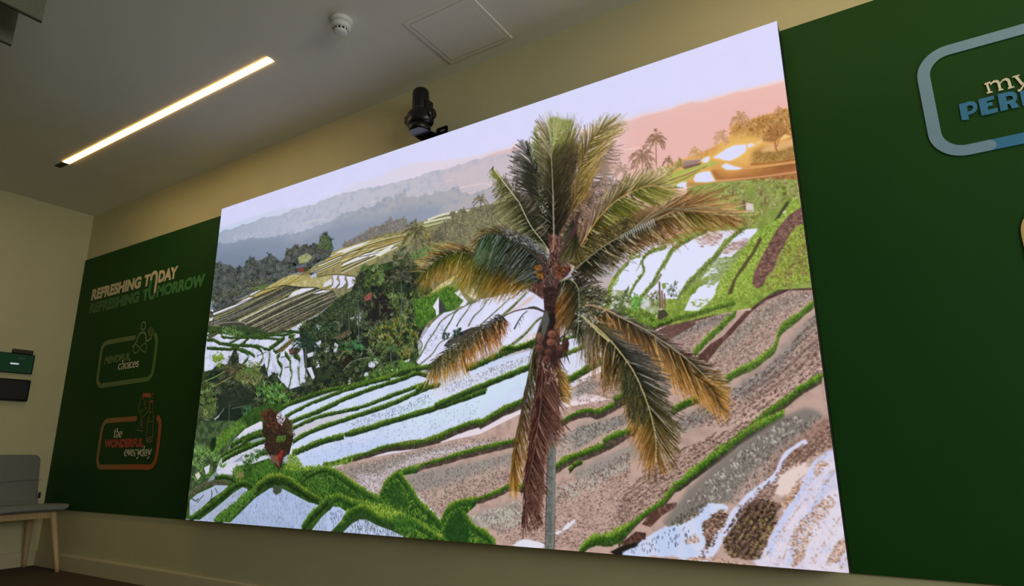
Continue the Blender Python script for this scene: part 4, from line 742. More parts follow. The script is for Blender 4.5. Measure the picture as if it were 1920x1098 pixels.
    frond(p4,np.vstack([Q('A2',850,350),Q('A1',900,900,960,720,1010,540,1030,380,1050,240,1110,180,1180,150,1270,120,1380,85,1485,85)]),260,((60,48,34),(110,86,44),(140,116,56),(150,134,76)),((90,70,44),(150,112,66),(170,146,90),(190,180,140)),1.5,4)
    frond(p4,np.vstack([Q('A2',1000,300),Q('A1',1030,1098,1130,930,1190,760,1240,620,1290,460,1410,370,1480,290,1540,220,1570,160,1490,90)]),320,((56,50,34),(100,86,40),(150,126,56),(160,148,84)),((110,96,54),(156,120,66),(176,148,84),(196,176,130)),1.5,5,hl=((206,190,120),.12))
    rib(p4,3,(120,92,52),1)
    # F2 left dark
    p2 = np.vstack([Q('A2',760,640,690,420),Q('A1',610,1000,540,800,470,620,400,470,350,375)])
    frond(p2,np.vstack([Q('A2',480,400,480,260),Q('A1',260,1040,240,920,225,800,225,690,245,580,265,490,320,390)]),260,((40,40,30),(46,46,34),(70,66,44),(80,84,70)),((60,56,42),(64,60,50),(84,80,66),(130,126,116)),1.6,4,hl=((150,140,130),.08),tone=.74)
    frond(p2,np.vstack([Q('A2',740,380),Q('A1',680,950,640,800,600,700,560,560,480,440,380,370)]),220,((38,38,28),(44,46,32),(70,70,54)),((56,58,40),(80,84,54),(110,112,90)),1.6,4,hl=((180,180,140),.08),tone=.74)
    poly(Q('A1',330,390,370,370,400,440,420,540,380,520,340,440),(110,108,108),soft=3,a=.8)
    frond(Q('A1',600,700,560,500,530,330,510,225),Q('A1',500,600,480,450,475,330,490,260,510,225),60,((70,76,44),(130,150,70)),((96,104,60),(150,170,100)),1.5,3)
    frond(Q('A1',620,760,580,560,540,380,510,225),Q('A1',640,600,620,500,570,400,545,300,515,225),60,((60,64,40),(120,140,60)),((120,126,80),(160,170,100)),1.5,3)
    poly(np.vstack([Q('A1',500,1098,400,900,380,760,440,700,520,760,600,900,640,1098),Q('A2',740,560,560,420,420,220)]),(42,42,32),soft=7,a=.75)
    # F1 central upright leaf
    p1 = np.vstack([Q('A2',765,640,755,400,752,150),Q('A1',720,1098,705,750,695,560,690,440,665,260,620,160,575,80)])
    poly(Q('A1',560,1098,600,960,640,820,650,700,690,560,700,450,780,360,880,300,960,380,1000,540,930,760,900,900,910,1098),(52,46,34),soft=5,tex=(N3,(38,34,26),.4,.7))
    poly(Q('A1',665,300,650,170,690,120,760,120,840,150,930,150,960,220,880,280,780,330,700,400),(140,146,84),soft=5)
    frond(p1,np.vstack([Q('A2',560,420,540,200),Q('A1',520,1000,520,860,530,700,540,560,550,420,540,270,545,170,560,100)]),420,((40,36,26),(40,38,28),(60,56,36),(110,100,60),(170,160,110)),((70,66,48),(60,60,44),(110,104,74),(150,140,96),(190,170,130)),1.5,5,hl=((190,190,150),.08),tb=.05,sw=.2,tone=.76)
    frond(p1,np.vstack([Q('A2',900,500,900,250),Q('A1',930,900,980,700,1010,520,1040,380,1020,260,990,150,950,95,850,125,760,100,700,75,620,85)]),760,((38,34,26),(40,36,28),(46,42,30),(54,46,32),(66,56,36),(96,88,46),(150,156,70),(196,204,120)),((50,44,34),(60,52,40),(76,66,48),(96,84,54),(120,104,64),(140,124,76),(186,190,110),(220,220,160)),1.8,6,hl=((190,184,130),.06),tb=.02,bright=10,sw=.26,tone=.74)
    speck(Q('A1',620,400,760,320,880,180,900,240,780,360,700,460),90,((206,206,160),(100,110,60),(170,180,100)),L=(2,4))
    speck(np.vstack([Q('A1',530,860,600,900,600,1098,530,1098),Q('A2',620,60,700,60,700,260,620,200)]),40,((226,220,214),(200,196,190)),L=(1,3),w=(1.2,2.4))
    poly(Q('A1',600,1098,600,900,650,700,700,520,820,430,940,480,980,600,930,780,900,900,900,1098),(42,37,28),soft=12,a=.55)
    poly(Q('A1',430,1000,400,800,440,640,520,620,600,800,600,1098),(40,42,32),soft=12,a=.4)
    line(Q('A1',720,1098,705,750,695,560,690,440,665,260),2.2,(150,144,120),1.4)
    foliage(Q('A1',700,520,820,430,960,480,990,600,930,800,900,1000,740,1000),((96,84,56),(70,60,42),(52,46,34)),170,(8,18),(.7,1.2),(-70,-45))
    # F3 left leaf with pale rib
    p3 = np.vstack([Q('A1',30,700,90,780,210,940,330,1098),Q('A2',400,95,520,340,640,500,740,640)])
    frond(p3,np.vstack([Q('Z2',1215,400,1225,440,1270,520,1265,620,1270,720,1225,800,1240,880,1330,930,1400,990,1500,1050),Q('A2',480,480,560,520)]),330,((100,110,50),(110,108,64),(70,70,44),(44,46,32),(40,42,30)),((130,140,70),(96,96,64),(136,134,84),(110,108,66),(56,60,40)),1.5,5,hl=((176,176,110),.14))
    frond(p3,np.vstack([Q('A1',60,760,160,850,330,980,420,1060),Q('A2',560,100,640,220,700,360,720,480)]),210,((120,120,80),(60,60,44),(40,42,30)),((110,104,76),(84,76,60),(56,58,40)),1.5,5,hl=((190,170,150),.1),tb=.15)
    poly(Q('Z2',1225,380,1250,370,1300,440,1290,480,1235,460),(110,120,54)); poly(Q('Z2',1218,360,1240,335,1242,350,1228,375),(50,46,50)); rib(p3,2.6,(196,188,150),1.4)
    # F6 right arched golden-green
    sh_ = Q('A2',780,700,820,420,960,180,1100,60,1300,200,1240,300,1100,480,1000,640,920,780)
    poly(sh_,(92,74,60),soft=4,a=.8,tex=(N3,(150,116,98),.45,.75)); foliage(sh_,((110,88,70),(58,50,38),(196,158,136),(80,66,50),(150,124,90)),620,(5,11),(.8,1.6),(20,80))
    p6 = Q('A3',-60,960,0,880,200,560,380,380,560,280,700,240,830,258,960,300)
    frond(p6,Q('A3',120,980,300,860,440,760,560,650,720,570,860,470,960,410,1010,340,990,300),420,((54,48,30),(70,62,34),(100,104,40),(130,140,56),(150,150,70)),((96,80,44),(130,104,48),(140,124,52),(160,150,76),(176,160,90)),1.8,6,hl=((206,190,120),.12),tone=.78)
    frond(p6,Q('A3',0,700,120,520,200,420,300,330,370,230,450,150,560,105,680,80,800,95,900,170,960,270),420,((80,60,40),(110,84,56),(130,110,60),(150,136,70)),((110,84,60),(140,110,96),(130,116,84),(176,164,104),(206,190,120)),1.4,5,hl=((220,206,150),.14))
    rib(p6,2.4,(190,150,84),1.4)
    # between F6 and F7: mass
    poly(Q('A3',0,900,200,700,420,560,700,480,900,430,760,510,440,700,200,850,0,1010),(66,60,36),soft=6,tex=(N3,(104,90,46),.4,.7),a=.85)
    foliage(Q('A3',0,900,200,700,420,560,700,480,860,430,760,510,440,700,200,850,0,1010),((110,96,50),(70,62,38),(150,130,80),(52,48,32)),520,(5,12),(.9,1.6),(10,70))
    poly(Q('A3',520,500,700,430,880,430,760,510,560,560),(120,90,60),soft=4,a=.7)
    # F7 right long
    p7 = Q('A3',-40,1060,0,1020,200,850,440,700,650,570,760,510,880,455,1000,462,1150,450,1300,455,1450,490,1620,570)
    frond(p7,Q('A3',40,1110,160,1110,260,1100,390,1000,520,910,660,865,790,800,920,800,1040,760,1150,700,1330,700,1450,630,1560,650,1650,610),620,((38,38,28),(40,42,32),(56,54,44),(84,72,40),(110,104,44),(130,104,56)),((60,56,40),(80,72,44),(130,100,54),(180,130,76),(176,140,70),(186,130,80)),1.8,7,hl=((206,190,150),.1),tone=.8)
    frond(p7,Q('A3',760,500,900,430,1040,345,1180,270,1320,262,1450,300,1500,340,1540,400,1660,530),230,((70,64,50),(110,84,56),(150,110,66)),((110,90,66),(190,140,90),(206,160,100)),1.3,7,.02,hl=((220,196,140),.15),tb=.42,sw=.62)
    for k in range(16):
        t = k/15.; a_ = Q('A3',420+t*300,700-t*150); blades(a_,a_+[2+t*6,14+t*8],2.2,(190,192,186),(70,70,60))
    rib(p7,2.2,(130,124,100),1.2)
    # F9 left low golden
    p9 = Q('A4',1400,720,1330,650,1100,590,900,510,720,460,550,400,430,400,300,440,180,510,80,640,20,780)
    frond(p9,Q('A4',1200,700,1120,770,1040,800,960,840,850,870,700,890,560,880,480,870,440,720,330,670,200,750,100,810,20,850),760,((38,40,28),(40,44,30),(44,46,30),(70,80,36),(84,110,40),(76,90,40)),((84,66,36),(150,110,40),(176,124,44),(150,130,50),(206,160,64),(190,140,60),(170,130,60)),1.9,8,.02,hl=((206,180,110),.08),tone=.78)
    frond(p9,Q('A4',1100,560,900,480,700,420,540,390,430,325,290,305,180,345,90,410,-10,500,-40,620),230,((44,46,32),(50,54,36),(60,70,36)),((64,70,50),(110,84,50),(176,130,80),(190,150,80)),1.4,5,hl=((206,180,120),.14),tb=.1)
    # F8 left arched dark
    p8 = Q('A4',1440,760,1350,560,1230,440,1100,330,960,250,830,212,730,222,660,285,612,380,600,440)
    frond(p8,Q('A4',1250,680,1150,700,1000,690,850,650,740,600,660,560,610,520,600,500,595,480),520,((40,42,34),(40,44,36),(50,60,44),(56,90,50)),((56,60,46),(70,76,62),(60,70,52),(80,116,60)),1.9,6,.03,hl=((140,146,146),.16),te=.97)
    frond(p8,Q('A4',1420,560,1370,430,1250,330,1100,235,950,160,850,130,770,118,680,160,590,230,560,310,560,380),330,((50,52,46),(50,54,48),(64,60,44),(70,84,44)),((84,86,84),(96,98,96),(110,96,60),(150,124,70)),1.6,4,hl=((176,178,176),.14))
    line(Q('A4',1440,760,1350,560,1230,440,1100,330,960,250,850,215),10,(48,46,42),4); rib(p8,2.4,(66,66,54),1.4)
    foliage(Q('A4',850,150,1000,170,1150,240,1320,380,1400,470,1250,400,1050,290,900,220),((120,124,126),(70,72,70),(50,52,48),(160,160,160)),220,(3,7),(.9,1.8),(10,60))
    # trunk
    tr_ = Q('P',1029,560,1028,700,1028,780,1027,830,1024,930,1022,1030,1040,1030,1042,930,1043,830,1048,780,1050,700,1050,560)
    poly(tr_,(78,54,48),tex=(N3,(56,40,36),.4,.7))
    poly(Q('A8',470,290,475,260,520,250,522,300,520,700,512,900,506,1070,448,1070,455,850,462,600),(112,116,110),tex=(N3,(92,96,92),.4,.7))
    poly(Q('A8',508,280,520,280,518,700,508,1070,494,1070,500,700),(150,150,136),soft=2,a=.45)
    for y in np.arange(826,1030,6.5): line([(1024,y+1),(1032,y+2.4),(1041,y)],.9,(84,86,82),a=.55)
    # hanging dead leaves
    pl = np.vstack([Q('A5',1200,240,1150,500,1100,700,1060,850),Q('A8',300,100,265,300,235,480,215,720)])
    frond(pl,np.vstack([Q('A5',1180,500,1160,900,1140,1098),Q('A8',380,250,350,420,300,600,240,740)]),260,((60,66,40),(54,54,36),(90,70,44),(160,110,44)),((70,70,44),(84,76,56),(140,96,60),(190,136,50)),1.5,4,.02,hl=((186,186,150),.1))
    frond(pl,np.vstack([Q('A5',1110,600,1040,900,1010,1098),Q('A8',250,330,225,480,205,640,205,730)]),120,((60,66,44),(70,60,40),(130,90,44)),((70,76,50),(96,76,56),(170,120,50)),1.3,2)
    pd = np.vstack([Q('A5',1250,220,1220,500,1190,760,1170,1000),Q('A8',420,50,400,200,370,400,330,620,320,760,310,960)])
    poly(np.vstack([Q('A5',1160,700,1130,900,1120,1098),Q('A8',370,200,350,400,310,600,305,720,320,800,400,800,430,640,440,500,470,300,480,250,550,230),Q('A5',1340,1098,1330,800,1320,640,1180,640)]),(70,42,36),soft=2,tex=(N3,(96,64,56),.4,.7))
    frond(pd,np.vstack([Q('A5',1320,500,1340,760,1380,1000),Q('A8',560,180,580,300,470,420,460,560,440,700,420,840,400,900,370,920)]),420,((70,44,38),(84,54,48),(76,46,40),(66,40,34)),((96,64,54),(120,84,70),(110,74,62),(96,62,52)),1.5,6,.02,hl=((190,150,126),.12))
    frond(pd,np.vstack([Q('A5',1180,560,1140,800,1130,1040),Q('A8',350,260,340,420,300,620,306,760,308,980)]),260,((60,36,30),(70,42,36),(56,32,28)),((84,52,44),(90,56,48),(70,40,34)),1.4,3,hl=((150,110,90),.08))
    foliage(Q('A8',310,600,440,560,430,860,400,900,360,930,310,900),((96,62,52),(70,42,36),(120,84,70)),260,(6,16),(.8,1.5),(80,100))
    frond(Q('A5',1290,700,1330,860,1350,1000,1360,1098),Q('A5',1400,820,1440,920,1450,1000,1440,1098),90,((90,66,44),(110,84,44)),((170,126,60),(190,140,70)),1.3,4)
    rib(pd,2.6,(110,78,66),1.2); rib(Q('A5',1230,260,1170,500,1100,560,1080,700,1060,860),1.6,(150,140,110),1)
    # F13 left lower leaf
    line(Q('A5',1210,225,1130,195,1050,190,930,215,850,250,810,280),3,(76,58,56),2)
    p13 = Q('A5',820,275,740,320,660,355,560,400,440,490,300,590,180,710,95,860)
    frond(p13,Q('A5',850,390,800,440,770,600,700,650,600,680,520,720,450,840,330,870,220,930,120,960,90,940),520,((60,56,48),(60,58,46),(84,84,46),(110,110,50)),((170,110,76),(190,120,60),(196,130,64),(206,150,70),(196,140,70)),1.7,6,.0,hl=((236,190,130),.1))
    frond(p13,Q('A5',780,250,660,320,520,390,400,490,260,590,140,700,90,820),170,((60,56,52),(80,80,52)),((80,76,66),(110,106,70)),1.3,3)
    foliage(Q('A5',150,700,300,580,420,500,560,400,640,370,560,480,440,600,300,700,180,800),((64,62,54),(90,90,60),(46,44,36),(120,116,84)),330,(4,9),(.8,1.6),(60,130))
    line(Q('A5',920,385,960,310,1000,250,1045,215),3.4,(60,60,60),1.6); blades(Q('A5',965,320,980,290,1000,260),Q('A5',975,370,992,330,1010,300),1.2,(60,60,60),(90,90,90))
    line(Q('A5',1050,185,1110,180,1160,200,1210,225),3.5,(64,60,60))
    # F11 right low leaf
    p11 = Q('A6',230,262,400,312,560,392,750,490,900,590,1060,700,1200,820,1350,960,1490,1080)
    frond(p11,np.vstack([Q('A6',300,460,380,520,480,600,560,680,700,780,820,890,930,950,1010,1040,1100,1110,1200,1150),Q('A7',1190,280,1260,370,1330,410,1400,430,1410,350,1430,260)]),820,((70,66,40),(50,50,36),(46,46,38),(56,52,36),(84,70,40)),((150,110,56),(176,112,60),(196,134,70),(206,146,74),(200,140,66),(176,124,60)),1.9,8,.0,hl=((230,180,110),.1))
    frond(p11,Q('A6',500,330,700,430,860,520,1050,670,1250,760,1440,850,1530,960,1540,1050),240,((90,84,60),(84,76,60),(64,54,40)),((110,106,96),(110,100,92),(96,70,60),(150,120,60)),1.4,4,hl=((206,206,200),.12),tb=.1)
    frond(Q('A7',1080,-10,1180,60,1280,150,1340,280,1380,400),Q('A7',1240,60,1350,120,1440,230,1420,330,1400,440),120,((70,56,34),(90,66,36)),((190,136,64),(206,150,70)),1.5,5)
    line(p11,2.6,hz((190,160,120),(150,140,110)),1.3)
    # F12 right down leaf
    p12 = np.vstack([Q('A6',195,385,330,500,450,620,560,760,640,880,700,1000),Q('A7',590,80,640,200,700,380,740,560,750,700,740,860)])
    frond(p12,np.vstack([Q('A6',180,780,260,920,330,960,420,1098),Q('A7',280,180,440,160,470,390,500,480,550,720,620,860,700,960)]),620,((110,96,50),(56,54,32),(40,44,26),(42,46,26),(84,84,40),(150,110,50)),((110,100,60),(150,104,56),(120,92,48),(84,70,36),(170,120,56),(196,136,66),(190,134,70)),2,8,.02,hl=((206,180,150),.08),tone=.8)
    frond(p12,np.vstack([Q('A6',400,470,600,600,720,680,860,800,940,900,980,1080),Q('A7',840,190,900,330,960,470,970,640,930,780,900,900,800,960)]),460,((120,110,64),(56,60,50),(44,48,36),(46,48,32),(90,80,44),(150,110,50)),((110,100,60),(130,120,110),(96,92,84),(90,84,60),(110,96,60),(190,134,60)),1.6,7,.03,hl=((190,186,176),.09),tone=.74)
    blades(Q('A7',690,850,745,860,755,860,790,850),Q('A7',680,1010,735,1040,750,1040,790,1010),1.3,(130,96,60),(70,54,44),tip=.8)
    frond(Q('A6',195,385,250,440,330,500),Q('A6',130,640,190,700,230,760),40,((110,100,60),(90,84,50)),((150,140,130),(130,110,100)),1.2,5)
    poly(Q('A6',560,800,640,900,700,1098,560,1098,540,940),(44,44,28),soft=8,a=.7); poly(Q('A7',460,60,560,60,620,220,680,380,640,420,520,380,480,200),(46,44,28),soft=8,a=.65)
    foliage(Q('A6',540,780,650,900,700,1098,540,1098),((66,68,42),(44,46,30),(90,84,50)),120,(8,20),(.9,1.6),(75,110)); foliage(Q('A7',460,60,560,60,640,260,680,400,620,440,500,400),((66,66,40),(44,46,30),(96,84,48)),160,(8,20),(.9,1.6),(75,110))
    rib(p12,2.8,(176,160,110),1.4)
    for k in range(26):
        t = k/25.; q = smooth(p12,100)[int(45+t*50)]; blades([q],[q+[2.4,1.2]],1.2,(196,190,150),(196,190,150))
    # F10 centre small drooping leaf
    p10 = Q('B6',-20,640,40,590,110,563,170,590,205,660,212,800,205,960,190,1080)
    frond(p10,Q('B6',-20,700,-20,850,-10,990,60,1020,110,1040,160,1060,185,1098),460,((48,50,36),(44,52,38),(56,64,44),(60,66,44)),((60,56,40),(110,76,40),(176,106,44),(170,110,50),(96,84,56),(76,80,56)),2,6,.0,hl=((150,156,130),.08),te=.9,tone=.76)
    frond(p10,Q('B6',200,560,300,545,380,580,440,700,420,740,330,800,260,900,240,1000,215,1098),260,((46,48,36),(50,54,42)),((60,56,44),(96,76,66),(90,84,66),(84,84,64)),1.6,8,-.05,hl=((170,160,150),.1),tb=.3)
    rib(p10,2.6,(150,146,110),1.2)
    foliage(Q('B6',210,800,330,760,420,850,340,960,260,960,220,900),((60,66,50),(110,110,84),(46,48,36),(206,206,200)),110,(5,12),(1,2),(-180,180))
    foliage(Q('A6',100,130,230,60,400,140,420,260,260,360,150,330),((56,60,44),(84,84,56),(110,104,66),(44,46,34)),240,(5,14),(.9,1.8),(-60,60))
    line(Q('B6',260,790,330,790,440,825,520,860),2.6,(176,140,110)); line(Q('B6',230,870,300,940,380,1020,470,1098),3.4,(176,170,120))
    # crown heart, stalks and nuts
    heart = np.vstack([Q('A2',705,470,760,440,830,480,850,640,860,760,940,800,900,860,820,920,780,1098,640,1098,560,1040,500,1010,560,960,640,960,620,860,690,780,720,640)])
    poly(heart,(84,58,50),soft=2,tex=(N3,(58,42,38),.35,.65))
    foliage(heart,((116,82,72),(76,54,48),(96,68,60),(54,38,36),(160,120,104)),620,(4,10),(1,2.2),(-120,-60))
    foliage(Q('A2',560,780,640,760,680,900,600,900),((170,110,40),(130,80,34),(90,60,34)),80,(3,7)); foliage(Q('A2',780,770,940,780,880,860,800,900),((130,66,36),(100,54,34),(70,40,30)),90,(3,7))
    frond(Q('A2',960,280,1000,380,960,560,930,620),Q('A2',880,480,860,600,850,720,840,760),110,((56,54,44),(70,72,54)),((70,72,54),(96,90,50)),1.6,5); frond(Q('A2',990,400,990,560,980,640),Q('A2',1050,620,1010,700,940,760),70,((50,52,40),(60,60,40)),((84,80,44),(110,100,56)),1.6,5)
    poly(Q('A2',1000,200,1040,200,1000,340,990,420,900,520,860,640,840,600,900,470,960,360),(70,50,48),soft=2)
    poly(Q('A2',580,620,640,640,740,860,760,940,730,1098,690,1050,680,900,640,780),(76,60,54),soft=2); foliage(Q('A2',580,620,640,640,740,860,760,940,730,1098,690,1050,680,900,640,780),((110,88,80),(60,46,44),(90,70,64),(44,36,36)),160,(6,14),(1,1.8),(50,80)); line(Q('A2',755,0,757,200,762,400,756,560,745,620),2.6,(150,140,120),3.6); line(Q('A2',762,450,758,600),5,(150,104,84),4)
    line(Q('A2',560,940,620,990,680,1040,720,1098),8,(84,54,48),9); line(Q('A2',1040,820,960,870,900,900),4,(90,84,76)); 
    poly(Q('A5',1190,-10,1310,-10,1310,180,1290,420,1330,640,1330,760,1160,720,1180,560,1210,300),(64,44,40),tex=(N3,(44,32,30),.4,.7)); poly(Q('A5',1195,230,1230,210,1250,300,1220,400,1180,520,1165,480),(84,84,80),soft=1); poly(Q('A5',1250,240,1300,230,1310,330,1260,400),(34,28,28),soft=1)
    for x,y,rx,ry,c in [(1275,430,42,36,(116,76,62)),(1262,505,40,34,(120,78,62)),(1155,560,38,44,(96,64,52)),(1240,600,34,36,(84,56,46)),(1222,665,38,34,(90,58,48)),(1370,570,56,40,(88,56,46)),(1160,470,30,60,(104,72,62)),(1400,520,32,50,(70,46,40)),(1340,620,34,34,(60,40,36))]:
        th = np.linspace(0,6.28,28)[:-1]; e = lambda k,dx=0,dy=0: Q('A5',*np.c_[x+dx+np.cos(th)*rx*k,y+dy+np.sin(th)*ry*k].ravel())
        poly(e(1.08),(44,30,26)); poly(e(1),c); poly(e(.5,-rx*.2,-ry*.3),tuple(np.minimum(255,np.array(c)*1.35)),soft=4,a=.6); poly(e(.6,rx*.25,ry*.35),tuple(np.array(c)*.6),soft=4,a=.6)
    blades(Q('A5',1340,480,1380,500,1400,600,1390,600),Q('A5',1420,420,1400,400,1440,705,1395,690),3,(50,40,36),(40,34,30))
    foliage(Q('A5',1180,640,1330,700,1330,900,1200,900),((110,76,66),(60,40,36),(206,170,150),(84,58,50)),160,(3,8),(.8,1.6),(50,120))
    frond(Q('A5',1330,700,1340,800,1360,900),Q('A5',1400,860,1440,940,1450,1040),40,((110,84,50),),((196,150,70),),1.2,4)
    # ---- reduce to the LED grid
    out = C.reshape(PH,SS,PW,SS,3).mean((1,3))
    # thin bright rim of the sky along the picture's top edge is the panel itself: none drawn
    return np.clip(out/255.,0,1)
# ================================================================ helpers
def ray(px, axis, val):
    """point of the world plane (axis = val) that the photograph shows at pixel px"""
    r = CR.T @ np.array([(px[0]-960)/FPX, (px[1]-549)/FPX, 1.])
    return CAM + r*(val-CAM[axis])/r[axis]
def wl(x, y): p = ray((x,y),1,0.); return (p[0],p[2])
def srgb(*c):
    f = lambda v: v/12.92 if v<=.04045 else ((v+.055)/1.055)**2.4
    return tuple(f(v/255.) for v in c)
def mat(name, col, rough=.6, metal=0., noise=0., nscale=40., bump=0., bscale=200., col2=None, emis=None, es=0., spec=.5, stretch=None):
    mt = D.materials.new(name); mt.use_nodes = True; nt = mt.node_tree; b = nt.nodes['Principled BSDF']
    b.inputs['Base Color'].default_value = (*col,1); b.inputs['Roughness'].default_value = rough; b.inputs['Metallic'].default_value = metal
    b.inputs['Specular IOR Level'].default_value = spec
    tc = nt.nodes.new('ShaderNodeTexCoord'); mp = nt.nodes.new('ShaderNodeMapping'); nt.links.new(tc.outputs['Object'],mp.inputs[0])
    if stretch: mp.inputs['Scale'].default_value = stretch
    if noise or col2:
        n = nt.nodes.new('ShaderNodeTexNoise'); n.inputs['Scale'].default_value = nscale; n.inputs['Detail'].default_value = 5; nt.links.new(mp.outputs[0],n.inputs['Vector'])
        r = nt.nodes.new('ShaderNodeValToRGB'); r.color_ramp.elements[0].position = .3; r.color_ramp.elements[1].position = .7
        c2 = col2 or tuple(min(1,c*(1+noise)) for c in col); c1 = col if col2 else tuple(c*(1-noise) for c in col)
        r.color_ramp.elements[0].color = (*c1,1); r.color_ramp.elements[1].color = (*c2,1)
        nt.links.new(n.outputs[0],r.inputs[0]); nt.links.new(r.outputs[0],b.inputs['Base Color'])
    if bump:
        n = nt.nodes.new('ShaderNodeTexNoise'); n.inputs['Scale'].default_value = bscale; n.inputs['Detail'].default_value = 4; nt.links.new(mp.outputs[0],n.inputs['Vector'])
        bp = nt.nodes.new('ShaderNodeBump'); bp.inputs['Strength'].default_value = bump; bp.inputs['Distance'].default_value = .002
        nt.links.new(n.outputs[0],bp.inputs['Height']); nt.links.new(bp.outputs[0],b.inputs['Normal'])
    if emis:
        b.inputs['Emission Color'].default_value = (*emis,1); b.inputs['Emission Strength'].default_value = es
    return mt
def mesh(name, verts, faces, m, parent=None, smooth=False):
    me = D.meshes.new(name); me.from_pydata([tuple(map(float,v)) for v in verts],[],faces); me.update()
    if smooth: me.shade_smooth()
    o = D.objects.new(name, me); COL.objects.link(o)
    if m: me.materials.append(m)
    if parent: 
        o.parent = parent
    return o
def bmo(name, bm, m, parent=None, smooth=False):
    me = D.meshes.new(name); bm.normal_update(); bm.to_mesh(me); bm.free()
    if smooth: me.shade_smooth()
    o = D.objects.new(name, me); COL.objects.link(o); me.materials.append(m)
    if parent: o.parent = parent
    return o
def thing(name, label, cat, loc=(0,0,0), group=None):
    o = D.objects.new(name, None); COL.objects.link(o); o.location = loc; o.empty_display_size = .1
    o['label'] = label; o['category'] = cat
    if group: o['group'] = group
    return o
def struct(o): o['kind'] = 'structure'; return o
def addbox(bm, lo, hi, bev=0., seg=2):
    r = bmesh.ops.create_cube(bm, size=1.); vs = r['verts']
    for v in vs:
        v.co = Vector([lo[i]+(v.co[i]+.5)*(hi[i]-lo[i]) for i in range(3)])
    if bev:
        es = list({e for v in vs for e in v.link_edges}); bmesh.ops.bevel(bm, geom=es, offset=bev, segments=seg, affect='EDGES', profile=.5)
def box(name, lo, hi, m, parent=None, bev=0., off=(0,0,0)):
    bm = bmesh.new(); addbox(bm, [lo[i]-off[i] for i in range(3)], [hi[i]-off[i] for i in range(3)], bev)
    return bmo(name, bm, m, parent, smooth=False)
def lathe(bm, prof, n=40, center=(0,0,0)):
    """prof: (radius, z) from one end to the other"""
    rings = []
    for r,z in prof:
        rings.append([bm.verts.new((center[0]+max(r,1e-5)*math.cos(2*math.pi*i/n),center[1]+max(r,1e-5)*math.sin(2*math.pi*i/n),center[2]+z)) for i in range(n)])
    for a,b in zip(rings,rings[1:]):
        for i in range(n): bm.faces.new((a[i],a[(i+1)%n],b[(i+1)%n],b[i]))
    bm.faces.new(rings[0][::-1]); bm.faces.new(rings[-1])
    bmesh.ops.recalc_face_normals(bm, faces=bm.faces)
def plate(bm, pts, y0, y1, hole=None):
    """flat shape given in the x-z plane, thickness y0..y1"""
    f = [bm.verts.new((x,y0,z)) for x,z in pts]; b = [bm.verts.new((x,y1,z)) for x,z in pts]; n = len(pts)
    bm.faces.new(f); bm.faces.new(b[::-1])
    for i in range(n): bm.faces.new((f[i],b[i],b[(i+1)%n],f[(i+1)%n]))
def band(bm, pts, w, y0, y1, closed=False, caps=True):
    """a stroke of width w (number or list) along pts in the x-z plane, front face y0, back y1"""
    p = np.array(pts,float); n = len(p)
    d = np.gradient(p,axis=0) if not closed else np.roll(p,-1,0)-np.roll(p,1,0)
    d /= np.hypot(*d.T)[:,None]+1e-9; nn = np.c_[-d[:,1],d[:,0]]; w = np.broadcast_to(np.asarray(w,float),(n,))[:,None]/2
    L = p+nn*w; Rr = p-nn*w
    def q(a): return [[bm.verts.new((x,y,z)) for x,z in a] for y in (y0,y1)]
    l0,l1 = q(L); r0,r1 = q(Rr)
    for i in range(n if closed else n-1):
        j = (i+1)%n
        bm.faces.new((l0[i],l0[j],r0[j],r0[i])); bm.faces.new((l1[i],r1[i],r1[j],l1[j]))
        bm.faces.new((l0[i],l1[i],l1[j],l0[j])); bm.faces.new((r0[i],r0[j],r1[j],r1[i]))
    if caps and not closed:
        for k,s in ((0,-1),(n-1,1)):
            r = float(w[k][0]); c = p[k]; a0 = math.atan2(nn[k][1],nn[k][0])
            arc = [(c[0]+r*math.cos(a0-s*math.pi*t/8), c[1]+r*math.sin(a0-s*math.pi*t/8)) for t in range(9)]
            plate(bm, arc, y0, y1)
def rrect(x0, z0, x1, z1, r, n=8):
    out = []
    for cx_,cz,a in ((x1-r,z1-r,0),(x0+r,z1-r,90),(x0+r,z0+r,180),(x1-r,z0+r,270)):
        for i in range(n+1):
            t = R_(a+90*i/n); out.append((cx_+r*math.cos(t),cz+r*math.sin(t)))
    return out
def crm(pts, n=40): return smooth(np.array(pts,float), n)
def tube(bm, pts, rad, n=10):
    p = [Vector(q) for q in pts]; rings = []
    for i,c in enumerate(p):
        d = (p[min(i+1,len(p)-1)]-p[max(i-1,0)]).normalized(); u = d.cross(Vector((0.3,.5,1))).normalized(); v = d.cross(u)
        r = rad[i] if hasattr(rad,'__len__') else rad
        rings.append([bm.verts.new(c+u*r*math.cos(2*math.pi*k/n)+v*r*math.sin(2*math.pi*k/n)) for k in range(n)])
    for a,b in zip(rings,rings[1:]):
        for k in range(n): bm.faces.new((a[k],a[(k+1)%n],b[(k+1)%n],b[k]))
    bm.faces.new(rings[0][::-1]); bm.faces.new(rings[-1]); bmesh.ops.recalc_face_normals(bm, faces=bm.faces)

